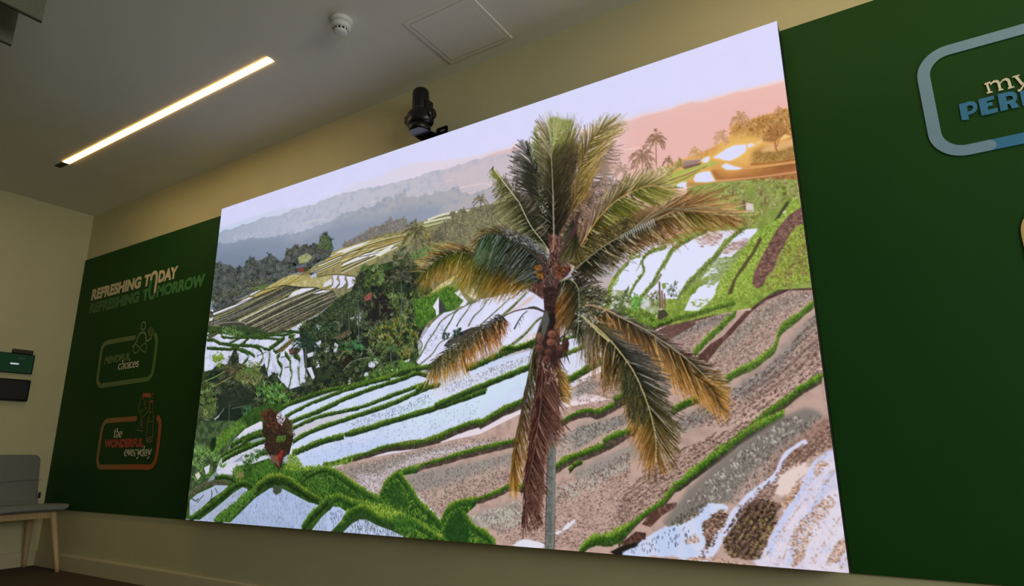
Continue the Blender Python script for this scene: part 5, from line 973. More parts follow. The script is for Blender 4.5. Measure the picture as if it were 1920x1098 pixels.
M = {}
M['wall'] = mat('painted_plaster', (.58,.54,.32), .75, noise=.03, nscale=3., bump=.12, bscale=160)
M['ceil'] = mat('ceiling_paint', (.82,.80,.72), .85, noise=.02, nscale=2., bump=.06, bscale=120)
M['carpet'] = mat('brown_carpet', (.075,.048,.020), .95, noise=.35, nscale=300, bump=.6, bscale=500)
M['skirt'] = mat('skirting_paint', (.60,.52,.34), .4, bump=.05, noise=.02)
M['green'] = mat('green_vinyl', (.0078,.060,.0060), .6, noise=.05, nscale=3, spec=.2)
M['led_body'] = mat('black_cabinet', (.02,.02,.02), .5, noise=.1)
M['black'] = mat('black_plastic', (.004,.004,.004), .34, noise=.1, nscale=60)
M['black2'] = mat('satin_black', (.006,.006,.007), .25, noise=.08)
M['grey_metal'] = mat('dull_metal', (.07,.075,.08), .35, metal=.3, noise=.08)
M['white_plastic'] = mat('white_plastic', (.72,.72,.68), .4, noise=.02)
M['slot'] = mat('dark_slot', (.006,.006,.006), .8, noise=.1)
M['hatch'] = M['ceil']
M['felt'] = mat('grey_felt', (.16,.155,.11), .95, noise=.12, nscale=90, bump=.4, bscale=300)
M['felt_edge'] = mat('dark_felt_edge', (.05,.045,.03), .95, noise=.1)
M['fabric'] = mat('grey_upholstery', (.20,.205,.185), .95, noise=.12, nscale=400, bump=.5, bscale=700)
M['wood'] = mat('pale_oak', (.50,.34,.16), .5, col2=(.62,.45,.24), nscale=14, stretch=(6,6,.6), bump=.1)
M['cream'] = mat('cream_print', srgb(232,224,200), .5, noise=.02)
M['blue'] = mat('blue_print', srgb(50,124,172), .5, noise=.02)
M['paleblue'] = mat('pale_blue_print', srgb(122,158,184), .5, noise=.02)
M['yellow'] = mat('yellow_print', srgb(206,178,110), .5, noise=.02)
M['screen_dark'] = mat('tablet_screen', (.005,.03,.012), .2, noise=.1, nscale=8)

# ================================================================ the room
def quadbox(name, lo, hi, m): return struct(box(name, lo, hi, m))
quadbox('floor', (XL-.1,YR-.1,-.12), (XR+.1,.1,0), M['carpet'])
# ceiling with the slot of the two recessed lights left open
T = .12
def slab(name, xs, ys, z0, z1, holes, m):
    bm = bmesh.new()
    for i in range(len(xs)-1):
        for j in range(len(ys)-1):
            if (i,j) in holes: continue
            addbox(bm,(xs[i],ys[j],z0),(xs[i+1],ys[j+1],z1))
    bmesh.ops.remove_doubles(bm, verts=bm.verts, dist=1e-5)
    # drop inner faces shared by neighbouring blocks
    seen = {}
    for f in list(bm.faces):
        k = tuple(sorted(v.index for v in f.verts)) if False else tuple(sorted((round(v.co.x,4),round(v.co.y,4),round(v.co.z,4)) for v in f.verts))
        seen.setdefault(k,[]).append(f)
    bmesh.ops.delete(bm, geom=[f for fs in seen.values() if len(fs)>1 for f in fs], context='FACES')
    return struct(bmo(name,bm,m))
LY0, LY1 = -.672, -.626
LIGHTS = [(-1.245,1.216),(3.10,5.56)]
xs = [XL-.1,LIGHTS[0][0],LIGHTS[0][1],LIGHTS[1][0],LIGHTS[1][1],XR+.1]
slab('ceiling', xs, [YR-.1,LY0,LY1,.1], ZC, ZC+T, {(1,1),(3,1)}, M['ceil'])
quadbox('wall_back', (XL-.1,0,0), (XR+.1,.1,ZC), M['wall'])
quadbox('wall_left', (XL-.1,YR,0), (XL,0,ZC), M['wall'])
bm = bmesh.new()
WY0,WY1,WZ0,WZ1 = -4.6,-.8,.85,2.55
addbox(bm,(XR,YR,0),(XR+.1,0,WZ0)); addbox(bm,(XR,YR,WZ1),(XR+.1,0,ZC)); addbox(bm,(XR,YR,WZ0),(XR+.1,WY0,WZ1)); addbox(bm,(XR,WY1,WZ0),(XR+.1,0,WZ1))
struct(bmo('wall_right',bm,M['wall']))
w_ = thing('added_window_1','',''); w_.location = (XR+.05,(WY0+WY1)/2,(WZ0+WZ1)/2)  # unseen window, added to go with the extra daylight
for k_ in ('label','category'): del w_[k_]
struct(w_)
bm = bmesh.new(); hy = (WY1-WY0)/2; hz_ = (WZ1-WZ0)/2
for lo_,hi_ in (((-.03,-hy,-hz_),(.03,hy,-hz_+.05)),((-.03,-hy,hz_-.05),(.03,hy,hz_)),((-.03,-hy,-hz_+.05),(.03,-hy+.05,hz_-.05)),((-.03,hy-.05,-hz_+.05),(.03,hy,hz_-.05)),((-.025,-.03,-hz_+.05),(.025,.03,hz_-.05))): addbox(bm,lo_,hi_)
bmo('added_window_frame',bm,M['white_plastic'],w_)
gm = D.materials.new('added_window_glass'); gm.use_nodes = True; nt = gm.node_tree; nt.nodes.clear()
a_ = nt.nodes.new('ShaderNodeBsdfTransparent'); b_ = nt.nodes.new('ShaderNodeBsdfGlossy'); b_.inputs['Roughness'].default_value = .03; x_ = nt.nodes.new('ShaderNodeMixShader'); x_.inputs[0].default_value = .06; o_ = nt.nodes.new('ShaderNodeOutputMaterial')
a_.inputs[0].default_value = (.93,.96,.95,1); nt.links.new(a_.outputs[0],x_.inputs[1]); nt.links.new(b_.outputs[0],x_.inputs[2]); nt.links.new(x_.outputs[0],o_.inputs[0])
for y0_,y1_ in ((-hy+.05,-.03),(.03,hy-.05)):
    bm = bmesh.new(); addbox(bm,(-.003,y0_,-hz_+.05),(.003,y1_,hz_-.05)); bmo('added_window_pane',bm,gm,w_)
quadbox('wall_front', (XL-.1,YR-.1,0), (XR+.1,YR,ZC), M['wall'])
def skirting(name, a, b, nrm):
    """skirting board along a->b, nrm = direction into the room"""
    a = Vector((*a,0)); b = Vector((*b,0)); n = Vector((*nrm,0)); prof = [(0,0),(.016,0),(.016,.098),(.013,.1065),(.008,.1086),(0,.1086)]
    bm = bmesh.new(); R0 = [bm.verts.new(a+n*u+Vector((0,0,v))) for u,v in prof]; R1 = [bm.verts.new(b+n*u+Vector((0,0,v))) for u,v in prof]
    k = len(prof)
    for i in range(k): bm.faces.new((R0[i],R0[(i+1)%k],R1[(i+1)%k],R1[i]))
    bm.faces.new(R0[::-1]); bm.faces.new(R1); bmesh.ops.recalc_face_normals(bm, faces=bm.faces)
    return struct(bmo(name,bm,M['skirt']))
skirting('baseboard_back',(XL+.016,0),(XR-.016,0),(0,-1)); skirting('baseboard_left',(XL,YR),(XL,0),(1,0))
skirting('baseboard_right',(XR,YR),(XR,0),(-1,0)); skirting('baseboard_front',(XL+.016,YR),(XR-.016,YR),(0,1))

# ================================================================ LED wall
led = thing('display_screen','large video wall showing a tall coconut palm over terraced rice paddies','screen',(SW/2,-.04,SZ+SH/2))
lo = np.array(led.location)
bm = bmesh.new(); addbox(bm,(-SW/2+.001,-.042,-SH/2+.001),(SW/2-.001,.04,SH/2-.001),.001,1)
bmo('cabinet',bm,M['led_body'],led)
pic = paint()
nx, nz = PW+1, PH+1
gx, gz = np.meshgrid(np.linspace(-SW/2,SW/2,nx), np.linspace(SH/2,-SH/2,nz))
me = D.meshes.new('display_picture')
V = np.zeros((nx*nz,3),np.float32); V[:,0] = gx.ravel(); V[:,1] = SY+.04; V[:,2] = gz.ravel()
me.vertices.add(nx*nz); me.vertices.foreach_set('co',V.ravel())
i = (np.arange(PH)[:,None]*nx+np.arange(PW)[None]).ravel()
F = np.c_[i,i+nx,i+nx+1,i+1].astype(np.int32); nf = len(F)
me.loops.add(nf*4); me.loops.foreach_set('vertex_index',F.ravel())
me.polygons.add(nf); me.polygons.foreach_set('loop_start',np.arange(0,nf*4,4,dtype=np.int32)); me.polygons.foreach_set('loop_total',np.full(nf,4,np.int32))
me.update(calc_edges=True)
pp = np.pad(pic,((1,1),(1,1),(0,0)),mode='edge'); pv = (pp[:-1,:-1]+pp[1:,:-1]+pp[:-1,1:]+pp[1:,1:])/4
# a touch of sharpening, as the panel shows it
pv = np.clip(pv,0,1); lin = np.where(pv<=.04045,pv/12.92,((pv+.055)/1.055)**2.4)
ca = me.color_attributes.new('picture','FLOAT_COLOR','POINT')
ca.data.foreach_set('color',np.concatenate([lin.reshape(-1,3),np.ones((nx*nz,1))],1).astype(np.float32).ravel())
mt = D.materials.new('lit_pixels'); mt.use_nodes = True; nt = mt.node_tree; nt.nodes.clear()
at_ = nt.nodes.new('ShaderNodeAttribute'); at_.attribute_name = 'picture'; em = nt.nodes.new('ShaderNodeEmission'); ot = nt.nodes.new('ShaderNodeOutputMaterial')
nt.links.new(at_.outputs['Color'],em.inputs[0]); nt.links.new(em.outputs[0],ot.inputs[0]); em.inputs[1].default_value = 1.
mt.cycles.emission_sampling = 'NONE'
po = D.objects.new('display_picture',me); COL.objects.link(po); me.materials.append(mt); po.parent = led
po['label'] = 'lit picture of a palm and flooded rice terraces'

# ================================================================ linear lights
M['lamp'] = mat('glowing_diffuser',(.9,.85,.7),.5,emis=LAMP_COL,es=LAMP_STRENGTH,noise=.01)
M['lamp_glow'] = mat('amber_glow_fringe',(.9,.7,.3),.5,emis=(1,.55,.14),es=LAMP_STRENGTH*.35,noise=.01)  # emissive amber imitates the orange glow around the lamp
M['channel'] = mat('dark_channel',(.018,.012,.006),.6,noise=.1)
def linear_light(x0, x1, label):
    c = ((x0+x1)/2,(LY0+LY1)/2,ZC); t = thing('linear_light',label,'ceiling light',c,'linear ceiling lights')
    bm = bmesh.new(); h = .05; w = (LY1-LY0)/2; L = (x1-x0)/2; e = .0015
    addbox(bm,(-L,-w,.03),(L,w,.045)); addbox(bm,(-L,-w,0),(L,-w+e,.03)); addbox(bm,(-L,w-e,0),(L,w,.03)); addbox(bm,(-L,-w,0),(-L+e,w,.03)); addbox(bm,(L-e,-w,0),(L,w,.03))
    bmo('housing',bm,M['channel'],t)
    bm = bmesh.new()
    n = 8; w2 = w-.004; a0, a1 = -L+.135, L-.012
    prof = [(-w2,.012)]+[(-w2*math.cos(math.pi*i/n), .002-.0045*math.sin(math.pi*i/n)) for i in range(n+1)]+[(w2,.012)]
    A = [bm.verts.new((a0,y,z)) for y,z in prof]; B = [bm.verts.new((a1,y,z)) for y,z in prof]
    for i in range(len(prof)-1): bm.faces.new((A[i],B[i],B[i+1],A[i+1]))
    bm.faces.new(A); bm.faces.new(B[::-1]); bmesh.ops.recalc_face_normals(bm,faces=bm.faces)
    bmo('diffuser',bm,M['lamp'],t)
    for u0,u1 in ((-L+e,a0),(a1,L-e)):
        bm = bmesh.new(); addbox(bm,(u0,-w+e,.0006),(u1,w-e,.006)); bmo('end_blank',bm,M['channel'],t)
    for y0_,y1_ in ((-w+e,-w2),(w2,w-e)):
        bm = bmesh.new(); addbox(bm,(a0,y0_,-.0045),(a1,y1_,.006)); bmo('glow_fringe',bm,M['lamp_glow'],t)  # added glowing strips, standing in for the lamp's halo
    return t
linear_light(*LIGHTS[0],'long slim recessed ceiling light glowing warm white, dark at its left end')
linear_light(*LIGHTS[1],'second slim recessed ceiling light further right, out above the right graphic')

# ================================================================ smoke detector
def smoke():
    c = ray((640,38),2,ZC); t = thing('smoke_detector','round white smoke detector on the ceiling beside the hatch','smoke detector',(c[0],c[1],ZC))
    bm = bmesh.new(); lathe(bm,[(.054,0),(.0555,-.003),(.055,-.018),(.051,-.024),(.040,-.0245)],48); bmo('base',bm,M['white_plastic'],t,True).data.shade_smooth()
    bm = bmesh.new(); lathe(bm,[(.040,-.0245),(.040,-.028),(.048,-.0285),(.0495,-.032),(.047,-.050),(.043,-.0545),(.036,-.0555)],48); bmo('head',bm,M['white_plastic'],t,True)
    bm = bmesh.new()
    lathe(bm,[(.036,-.0555),(.0345,-.064),(.0335,-.072),(.031,-.0765),(.024,-.0795),(0,-.080)],48); bmo('cap',bm,M['white_plastic'],t,True)
    for k in range(12):
        bm = bmesh.new(); a = R_(30*k+8); da = R_(9 if k%3 else 6)
        for s in range(5):
            a0 = a-da+2*da*s/5; a1 = a-da+2*da*(s+1)/5
            vs = [bm.verts.new((r*math.cos(q),r*math.sin(q),z)) for q in (a0,a1) for r,z in ((.0363,-.0562),(.0345,-.066))]
            bm.faces.new((vs[0],vs[1],vs[3],vs[2]))
        r = bmesh.ops.solidify(bm, geom=bm.faces[:], thickness=-.0008); bmo('vent',bm,M['slot'],t)
    bm = bmesh.new(); addbox(bm,(-.002,-.0525,-.029),(.002,-.0495,-.020)); bmo('locating_rib',bm,M['white_plastic'],t)
smoke()

# ================================================================ ceiling hatch
def hatch():
    x0,x1,y0,y1 = 2.010,2.412,-.482,-.090
    t = thing('ceiling_hatch','square white flush access hatch in the ceiling above the black video camera','hatch',((x0+x1)/2,(y0+y1)/2,ZC))
    cx_,cy_ = (x0+x1)/2,(y0+y1)/2; a = (x1-x0)/2; b = (y1-y0)/2; z = -.005
    bm = bmesh.new(); w = .021
    for lo_,hi_ in (((-a,-b,z),(-a+w,b,0)),((a-w,-b,z),(a,b,0)),((-a+w,-b,z),(a-w,-b+w,0)),((-a+w,b-w,z),(a-w,b,0))): addbox(bm,lo_,hi_)
    bmo('frame',bm,M['ceil'],t)
    bm = bmesh.new(); g = .0032; addbox(bm,(-a+w+g,-b+w+g,z-.0015),(a-w-g,b-w-g,-.0004),.0005,1); bmo('door',bm,M['ceil'],t)
    bm = bmesh.new(); addbox(bm,(-a+w,-b+w,-.0004),(a-w,b-w,.0)); bmo('gap_shadow_strip',bm,M['slot'],t)
hatch()

# ================================================================ video camera on its wall bracket
def ptz():
    c = ray((787,247),1,-.125); zb = c[2]
    t = thing('video_camera','black pan and tilt video camera on a wall bracket above the screen','camera',(c[0],-.125,zb))
    bm = bmesh.new(); lathe(bm,[(0,.0),(.052,.0),(.056,.003),(.060,.012),(.060,.030),(.055,.036),(0,.036)],48); bmo('base',bm,M['black'],t,True)
    bm = bmesh.new(); lathe(bm,[(0,-.0025),(.049,-.0025),(.050,-.001),(.050,.001),(0,.001)],48); bmo('underside_plate',bm,M['grey_metal'],t,True)
    bm = bmesh.new(); lathe(bm,[(0,-.0045),(.0075,-.0045),(.0078,-.002),(0,-.002)],20); bmo('mount_screw',bm,M['black2'],t)
    # yoke: U shaped arms round the head
    bm = bmesh.new()
    lathe(bm,[(0,.034),(.070,.036),(.080,.046),(.083,.062),(.083,.098),(.077,.114),(.066,.122),(0,.124)],48)
    for v in bm.verts: v.co.y *= .78
    bmo('yoke',bm,M['black'],t,True)
    for s in (-1,1):
        bm = bmesh.new(); lathe(bm,[(0,-.012),(.028,-.012),(.033,-.006),(.033,.006),(.028,.012),(0,.012)],32)
        for v in bm.verts: v.co = Vector((v.co.z*1.2+s*.078, v.co.x, v.co.y+.088))
        bmo('side_arm',bm,M['black2'],t,True)
    bm = bmesh.new(); lathe(bm,[(0,.118),(.045,.120),(.0465,.126),(.0465,.232),(.044,.246),(.037,.256),(.024,.262),(0,.264)],48); bmo('camera_head',bm,M['black'],t,True)
    bm = bmesh.new(); lathe(bm,[(.0468,.128),(.0478,.129),(.0478,.132),(.0468,.133)],48); bmo('trim_ring',bm,M['grey_metal'],t,True)
    bm = bmesh.new(); addbox(bm,(.040,-.02,.118),(.066,.035,.176),.010,3); bmo('connector_housing',bm,M['black'],t)
    # bracket: shelf under the base, wall plate, slotted side lug
    bm = bmesh.new()
    pts = [(-.05,-.035),(-.035,-.052),(.035,-.052),(.05,-.035),(.088,.125),(-.05,.125)]
    f = [bm.verts.new((x,y,-.003)) for x,y in pts]; g = [bm.verts.new((x,y,-.007)) for x,y in pts]; n = len(pts)
    bm.faces.new(f); bm.faces.new(g[::-1])
    for i in range(n): bm.faces.new((f[i],g[i],g[(i+1)%n],f[(i+1)%n]))
    bmesh.ops.recalc_face_normals(bm,faces=bm.faces)
    addbox(bm,(-.06,.119,-.030),(.098,.125,-.003),.001,1)
    bmo('bracket',bm,M['black2'],t)
    bm = bmesh.new()
    o_ = rrect(.020,-.012,.098,.068,.010,5); ih = rrect(.046,.040,.084,.052,.0055,5)
    n = len(o_)
    for y,flip in ((.118,0),(.1245,1)):
        A = [bm.verts.new((x,y,z)) for x,z in o_]; B = [bm.verts.new((x,y,z)) for x,z in ih]
        for i in range(n):
            q = (A[i],A[(i+1)%n],B[(i+1)%n],B[i]); bm.faces.new(q[::-1] if flip else q)
        if not flip: A0,B0 = A,B
    for i in range(n):
        bm.faces.new((A0[i],A[i],A[(i+1)%n],A0[(i+1)%n])); bm.faces.new((B0[i],B0[(i+1)%n],B[(i+1)%n],B[i]))
    bmesh.ops.recalc_face_normals(bm,faces=bm.faces)
    bmo('slotted_lug',bm,M['black2'],t)
ptz()

# ================================================================ hanging baffles, upper left
def baffle(px, zb, label, yl=1.3):
    c = ray(px,2,zb); th = .012
    t = thing('ceiling_baffle',label,'ceiling panel',(c[0],c[1]-yl/2,zb),'felt ceiling baffles')
    bm = bmesh.new(); addbox(bm,(-th,-yl/2,.006),(0,yl/2,ZC-zb-.0),.002,1); bmo('panel',bm,M['felt'],t)
    bm = bmesh.new(); addbox(bm,(-th,-yl/2,0),(0,yl/2,.006),.001,1); bmo('edge_strip',bm,M['felt_edge'],t)
baffle((22,86),2.62,'dark felt panel hanging from the ceiling, the lower left one at the picture corner')
baffle((79,42),2.62,'felt panel hanging from the ceiling, the one nearer the smoke detector')

# ================================================================ printed green panels and what is on them
def panel(x0, x1, label):
    t = thing('graphic_panel',label,'wall panel',((x0+x1)/2,0,SZ+SH/2),'green printed wall panels')
    o = np.array(t.location)
    bm = bmesh.new(); addbox(bm,(x0-o[0],-.010,.4215-o[2]),(x1-o[0],-.002,2.4935-o[2]),.0008,1); bmo('panel_board',bm,M['green'],t)
    return t, o
pl_, ol = panel(XL+.004,0,'dark green printed wall panel left of the screen with slogan and two badges')
pr_, or_ = panel(SW,6.2,'green printed wall panel right of the screen with the blue outlined badge')
YF = -.0104
def grad(name, c0, c1, x0, x1, axis=0):
    """colour blending between two tones along the panel"""
    mt = mat(name,c0,.5); nt = mt.node_tree; b = nt.nodes['Principled BSDF']
    tc = nt.nodes.new('ShaderNodeTexCoord'); sp = nt.nodes.new('ShaderNodeSeparateXYZ'); mr = nt.nodes.new('ShaderNodeMapRange'); mx = nt.nodes.new('ShaderNodeMix'); mx.data_type = 'RGBA'
    nt.links.new(tc.outputs['Object'],sp.inputs[0]); nt.links.new(sp.outputs[axis],mr.inputs[0]); mr.inputs[1].default_value = x0; mr.inputs[2].default_value = x1
    nt.links.new(mr.outputs[0],mx.inputs[0]); mx.inputs[6].default_value = (*c0,1); mx.inputs[7].default_value = (*c1,1); nt.links.new(mx.outputs[2],b.inputs['Base Color'])
    return mt
LV = [0]
def lay():   # every printed layer sits a hair in front of the one before
    LV[0] += 1; return YF-.00012*LV[0]
def text(name, body, x0, x1, zb, zt, m, parent, o, shear=.0, bold=.02, skew=0.):
    """heavy sans lettering fitted into x0..x1, zb..zt (cap height)"""
    cu = D.curves.new(name,'FONT'); cu.body = body; cu.size = 1; cu.offset = bold; cu.resolution_u = 4; cu.space_character = 1.02
    ob = D.objects.new(name,cu); COL.objects.link(ob); bpy.context.view_layer.update()
    dg = bpy.context.evaluated_depsgraph_get(); me = D.meshes.new_from_object(ob.evaluated_get(dg)); D.objects.remove(ob); D.curves.remove(cu)
    n = len(me.vertices); co = np.zeros(n*3,np.float32); me.vertices.foreach_get('co',co); co = co.reshape(-1,3)
    a = co.min(0); b_ = co.max(0); u = (co[:,0]-a[0])/(b_[0]-a[0]); v = (co[:,1]-a[1])/(b_[1]-a[1])
    y = lay(); H = zt-zb; wsh = shear*H
    out = np.c_[x0+u*(x1-x0-wsh)+v*wsh-o[0], np.full(n,y), zb+v*H+u*skew-o[2]]
    me.vertices.foreach_set('co',out.astype(np.float32).ravel()); me.materials.clear(); me.materials.append(m); me.update()
    ob = D.objects.new(name,me); COL.objects.link(ob); ob.parent = parent
    return ob
def strokes(name, lines, w, m, parent, o, closed=False, caps=True):
    """line drawing: list of point lists in wall coordinates"""
    bm = bmesh.new(); y = lay()
    for k,l in enumerate(lines):
        ww = w[k] if hasattr(w,'__len__') else w
        band(bm,[(p[0]-o[0],p[1]-o[2]) for p in l],ww,y,y+.0001,closed,caps)
    return bmo(name,bm,m,parent)
# serif minuscules written with a broad pen: (strokes in a 1-high x-height box), advance
def arc(cx_,cz,rx,rz,a0,a1,n=14): return [(cx_+rx*math.cos(R_(a0+(a1-a0)*i/n)),cz+rz*math.sin(R_(a0+(a1-a0)*i/n))) for i in range(n+1)]
def seg(*p): return list(zip(p[::2],p[1::2]))
SER = lambda x,z,w=.16: seg(x-w,z,x+w,z)
GL = {
 'c': ([arc(.42,.5,.34,.48,50,310)],.84),
 'e': ([arc(.42,.5,.34,.48,0,310),seg(.1,.52,.74,.52)],.88),
 'o': ([arc(.45,.5,.36,.48,0,360,22)],.95),
 'h': ([seg(.2,0,.2,1.5),seg(.02,1.5,.2,1.5),arc(.46,.62,.26,.36,180,0)+seg(.72,.3,.72,0),SER(.2,0),SER(.72,0)],1.0),
 'i': ([seg(.22,0,.22,1.),seg(.04,1.,.22,1.),SER(.22,0),arc(.2,1.4,.05,.05,0,360,8)],.46),
 's': ([crm([(.6,.78),(.4,.98),(.16,.8),(.22,.6),(.5,.44),(.62,.24),(.4,.02),(.1,.22)],24)],.76),
 't': ([seg(.25,1.35,.25,.25)+arc(.43,.25,.18,.23,180,300,8),seg(.05,.98,.5,.98)],.62),
 'v': ([seg(.1,1.,.4,0),seg(.4,0,.7,1.),SER(.1,1.,.13),SER(.7,1.,.13)],.82),
 'r': ([seg(.2,0,.2,1.),seg(.04,1.,.2,1.),arc(.45,.62,.25,.36,180,60,8),SER(.2,0)],.7),
 'y': ([seg(.1,1.,.42,.02),crm([(.74,1.),(.42,.0),(.26,-.4),(.06,-.38)],16),SER(.1,1.,.13),SER(.74,1.,.13)],.84),
 'd': ([arc(.42,.48,.32,.46,40,320),seg(.74,1.5,.74,0),seg(.56,1.5,.74,1.5),seg(.74,0,.9,0)],1.),
 'a': ([crm([(.14,.76),(.36,.98),(.62,.8),(.62,.1),(.78,.02)],20),arc(.36,.28,.26,.26,60,330)],.86),
}
def serif(name, word, x0, x1, zb, xh, m, parent, o, pen=.16, slant=.18, skew=0.):
    tot = sum(GL[c][1] for c in word); s = (x1-x0)/tot; bm = bmesh.new(); y = lay(); x = 0
    for c in word:
        for st in GL[c][0]:
            p = np.array(st,float)
            if len(p)==2: p = np.array([p[0]*(1-t)+p[1]*t for t in np.linspace(0,1,5)])
            q = np.c_[x0+(x+p[:,0])*s+slant*p[:,1]*xh, zb+p[:,1]*xh]; q[:,1] += (q[:,0]-x0)*skew
            d = np.gradient(q,axis=0); v = np.abs(d[:,1])/(np.hypot(*d.T)+1e-9)
            band(bm,np.c_[q[:,0]-o[0],q[:,1]-o[2]],xh*(pen*.42+pen*.75*v),y,y+.0001,False,True)
        x += GL[c][1]
    return bmo(name,bm,m,parent)

# -- slogan
tod = grad('slogan_cream',srgb(196,184,156),srgb(232,216,178),-1.0,.6)  # cream gets lighter towards the right
tom = grad('slogan_green',srgb(44,84,40),srgb(74,146,76),-1.0,.9)
text('lettering','REFRESHING',-1.857,-1.088,2.096,2.196,tod,pl_,ol,0,.056)
text('lettering','T',-1.045,-.960,2.096,2.194,tod,pl_,ol,0,.056)
text('lettering','DAY',-.842,-.588,2.098,2.196,tod,pl_,ol,0,.056)
text('lettering','REFRESHING',-1.850,-1.083,1.979,2.074,tom,pl_,ol,0,.058)
text('lettering','T',-1.038,-.953,1.982,2.076,tom,pl_,ol,0,.058)
text('lettering','MORROW',-.835,-.224,1.982,2.078,tom,pl_,ol,0,.058)
def wpts(x0,y0,s,*v): return [wl(x0+v[i]/s,y0+v[i+1]/s) for i in range(0,len(v),2)]
strokes('swash',[crm(wpts(160,480,7.84, 985,365, 1000,290, 1030,248, 1062,250, 1072,300, 1060,400, 1040,545),40)],.030,tod,pl_,ol,caps=False)
strokes('swash',[crm(wpts(160,480,7.84, 985,385, 970,470, 965,560, 980,615, 1015,610, 1035,570),40)],.030,tom,pl_,ol)
# -- badge one
gr1 = grad('badge_green',srgb(112,128,74),srgb(84,122,46),-.5,.3); gg = mat('leaf_ink',srgb(76,100,42),.5,noise=.03); gcr = mat('pale_line_ink',srgb(140,142,112),.5,noise=.03)
B1 = lambda *v: wpts(170,590,7.32,*v)
strokes('badge_outline',[crm(B1(620,315, 500,335, 300,372, 230,392, 185,440, 165,520, 140,700, 118,860, 120,930, 150,970, 200,968, 400,940, 640,905, 780,885, 840,850, 870,790, 900,600, 925,400, 922,320, 908,275),140)],.036,gr1,pl_,ol)
text('lettering','MINDFUL',-1.467,-1.078,1.525,1.586,mat('mid_green_ink',srgb(84,112,52),.5),pl_,ol,0,.065)
serif('lettering','choices',-1.240,-.948,1.465,.044,M['cream'],pl_,ol,.24,.05)
strokes('figure_drawing',[crm(B1(600,440, 650,370, 672,300, 700,258, 740,245, 772,258, 780,330, 790,362, 820,350, 850,325),50)],.013,gcr,pl_,ol)
th = np.linspace(0,2*math.pi,28)[:-1]
strokes('figure_drawing',[B1(*np.c_[745+30*np.cos(th)+12*np.sin(th)*-.6, 155+54*np.sin(th)].ravel())],.010,gcr,pl_,ol,closed=True)
inf = np.linspace(0,2*math.pi,50)[:-1]
strokes('figure_drawing',[B1(*np.c_[700+90*np.sin(inf), 460+58*np.sin(2*inf)-.35*90*np.sin(inf)*.35].ravel())],.011,mat('loop_ink',srgb(96,128,56),.5),pl_,ol,closed=True)
bm = bmesh.new(); plate(bm,[(p[0]-ol[0],p[1]-ol[2]) for p in B1(*np.c_[848+40*np.cos(th), 235-70*np.sin(th)].ravel())],lay(),YF); bmo('leaf_disc',bm,gg,pl_)
strokes('figure_drawing',[B1(830,190,866,190),B1(825,215,870,212),B1(825,240,870,236),B1(828,265,864,262)],.004,M['green'],pl_,ol)
# -- badge two
og = grad('badge_orange',srgb(150,118,64),srgb(176,84,30),-.35,.35); oi = mat('orange_ink',srgb(178,92,34),.5,noise=.03); ol2 = mat('line_ink',srgb(120,104,62),.5); rd = mat('rust_ink',srgb(172,66,34),.5,noise=.04)
B2 = lambda *v: wpts(170,725,6.654,*v)
strokes('badge_outline',[crm(B2(585,395, 430,408, 260,420, 205,440, 170,500, 145,640, 115,840, 108,920, 125,985, 170,998, 400,998, 640,998, 760,998, 810,955, 840,880, 870,680, 888,480, 880,420, 860,385),140)],.036,og,pl_,ol)
text('lettering','WONDERFUL',-1.272,-.731,.878,.942,rd,pl_,ol,0,.07)
serif('lettering','the',-1.158,-1.036,.954,.042,M['cream'],pl_,ol,.24,.05)
serif('lettering','everyday',-.970,-.618,.8195,.043,M['cream'],pl_,ol,.24,.05)
strokes('glass_drawing',[crm(B2(665,90, 640,180, 620,270, 640,330, 652,390),30),crm(B2(760,130, 750,240, 735,310, 670,380),30),B2(652,385,645,490),B2(668,385,660,490),B2(645,490,582,540,680,548,655,490)],.008,ol2,pl_,ol)
bm = bmesh.new(); plate(bm,[(p[0]-ol[0],p[1]-ol[2]) for p in B2(665,130, 680,80, 760,78, 765,130, 700,132)],lay(),YF); bmo('glass_fill',bm,oi,pl_)
for cx_,cy_,r in ((700,200,16),(708,268,10),(665,295,12),(678,140,9)):
    strokes('glass_drawing',[B2(*np.c_[cx_+r*.8*np.cos(th),cy_+r*1.4*np.sin(th)].ravel())],.006,ol2,pl_,ol,closed=True)
strokes('bottle_drawing',[crm(B2(770,200, 762,300, 745,400, 735,440, 722,640, 722,670, 745,688, 785,680, 800,650, 806,440, 806,400, 800,300, 800,195),60),B2(768,198,800,192),B2(765,320,800,312),B2(740,440,805,430),B2(728,640,800,622),B2(728,668,800,652)],.008,ol2,pl_,ol)
strokes('bottle_drawing',[B2(772,190,800,184),B2(772,178,800,172),B2(780,95,792,110,785,120),B2(800,80,806,92),B2(795,138,806,130)],.007,oi,pl_,ol)
# -- badge three (right panel)
C3 = lambda *v: wpts(1720,70,4.39,*v)
def arcw(pts): return pts
x0_,x1_,z0_,z1_ = 4.108,5.25,1.806,2.196
ring = rrect(x0_,z0_,x1_,z1_,.085,12)
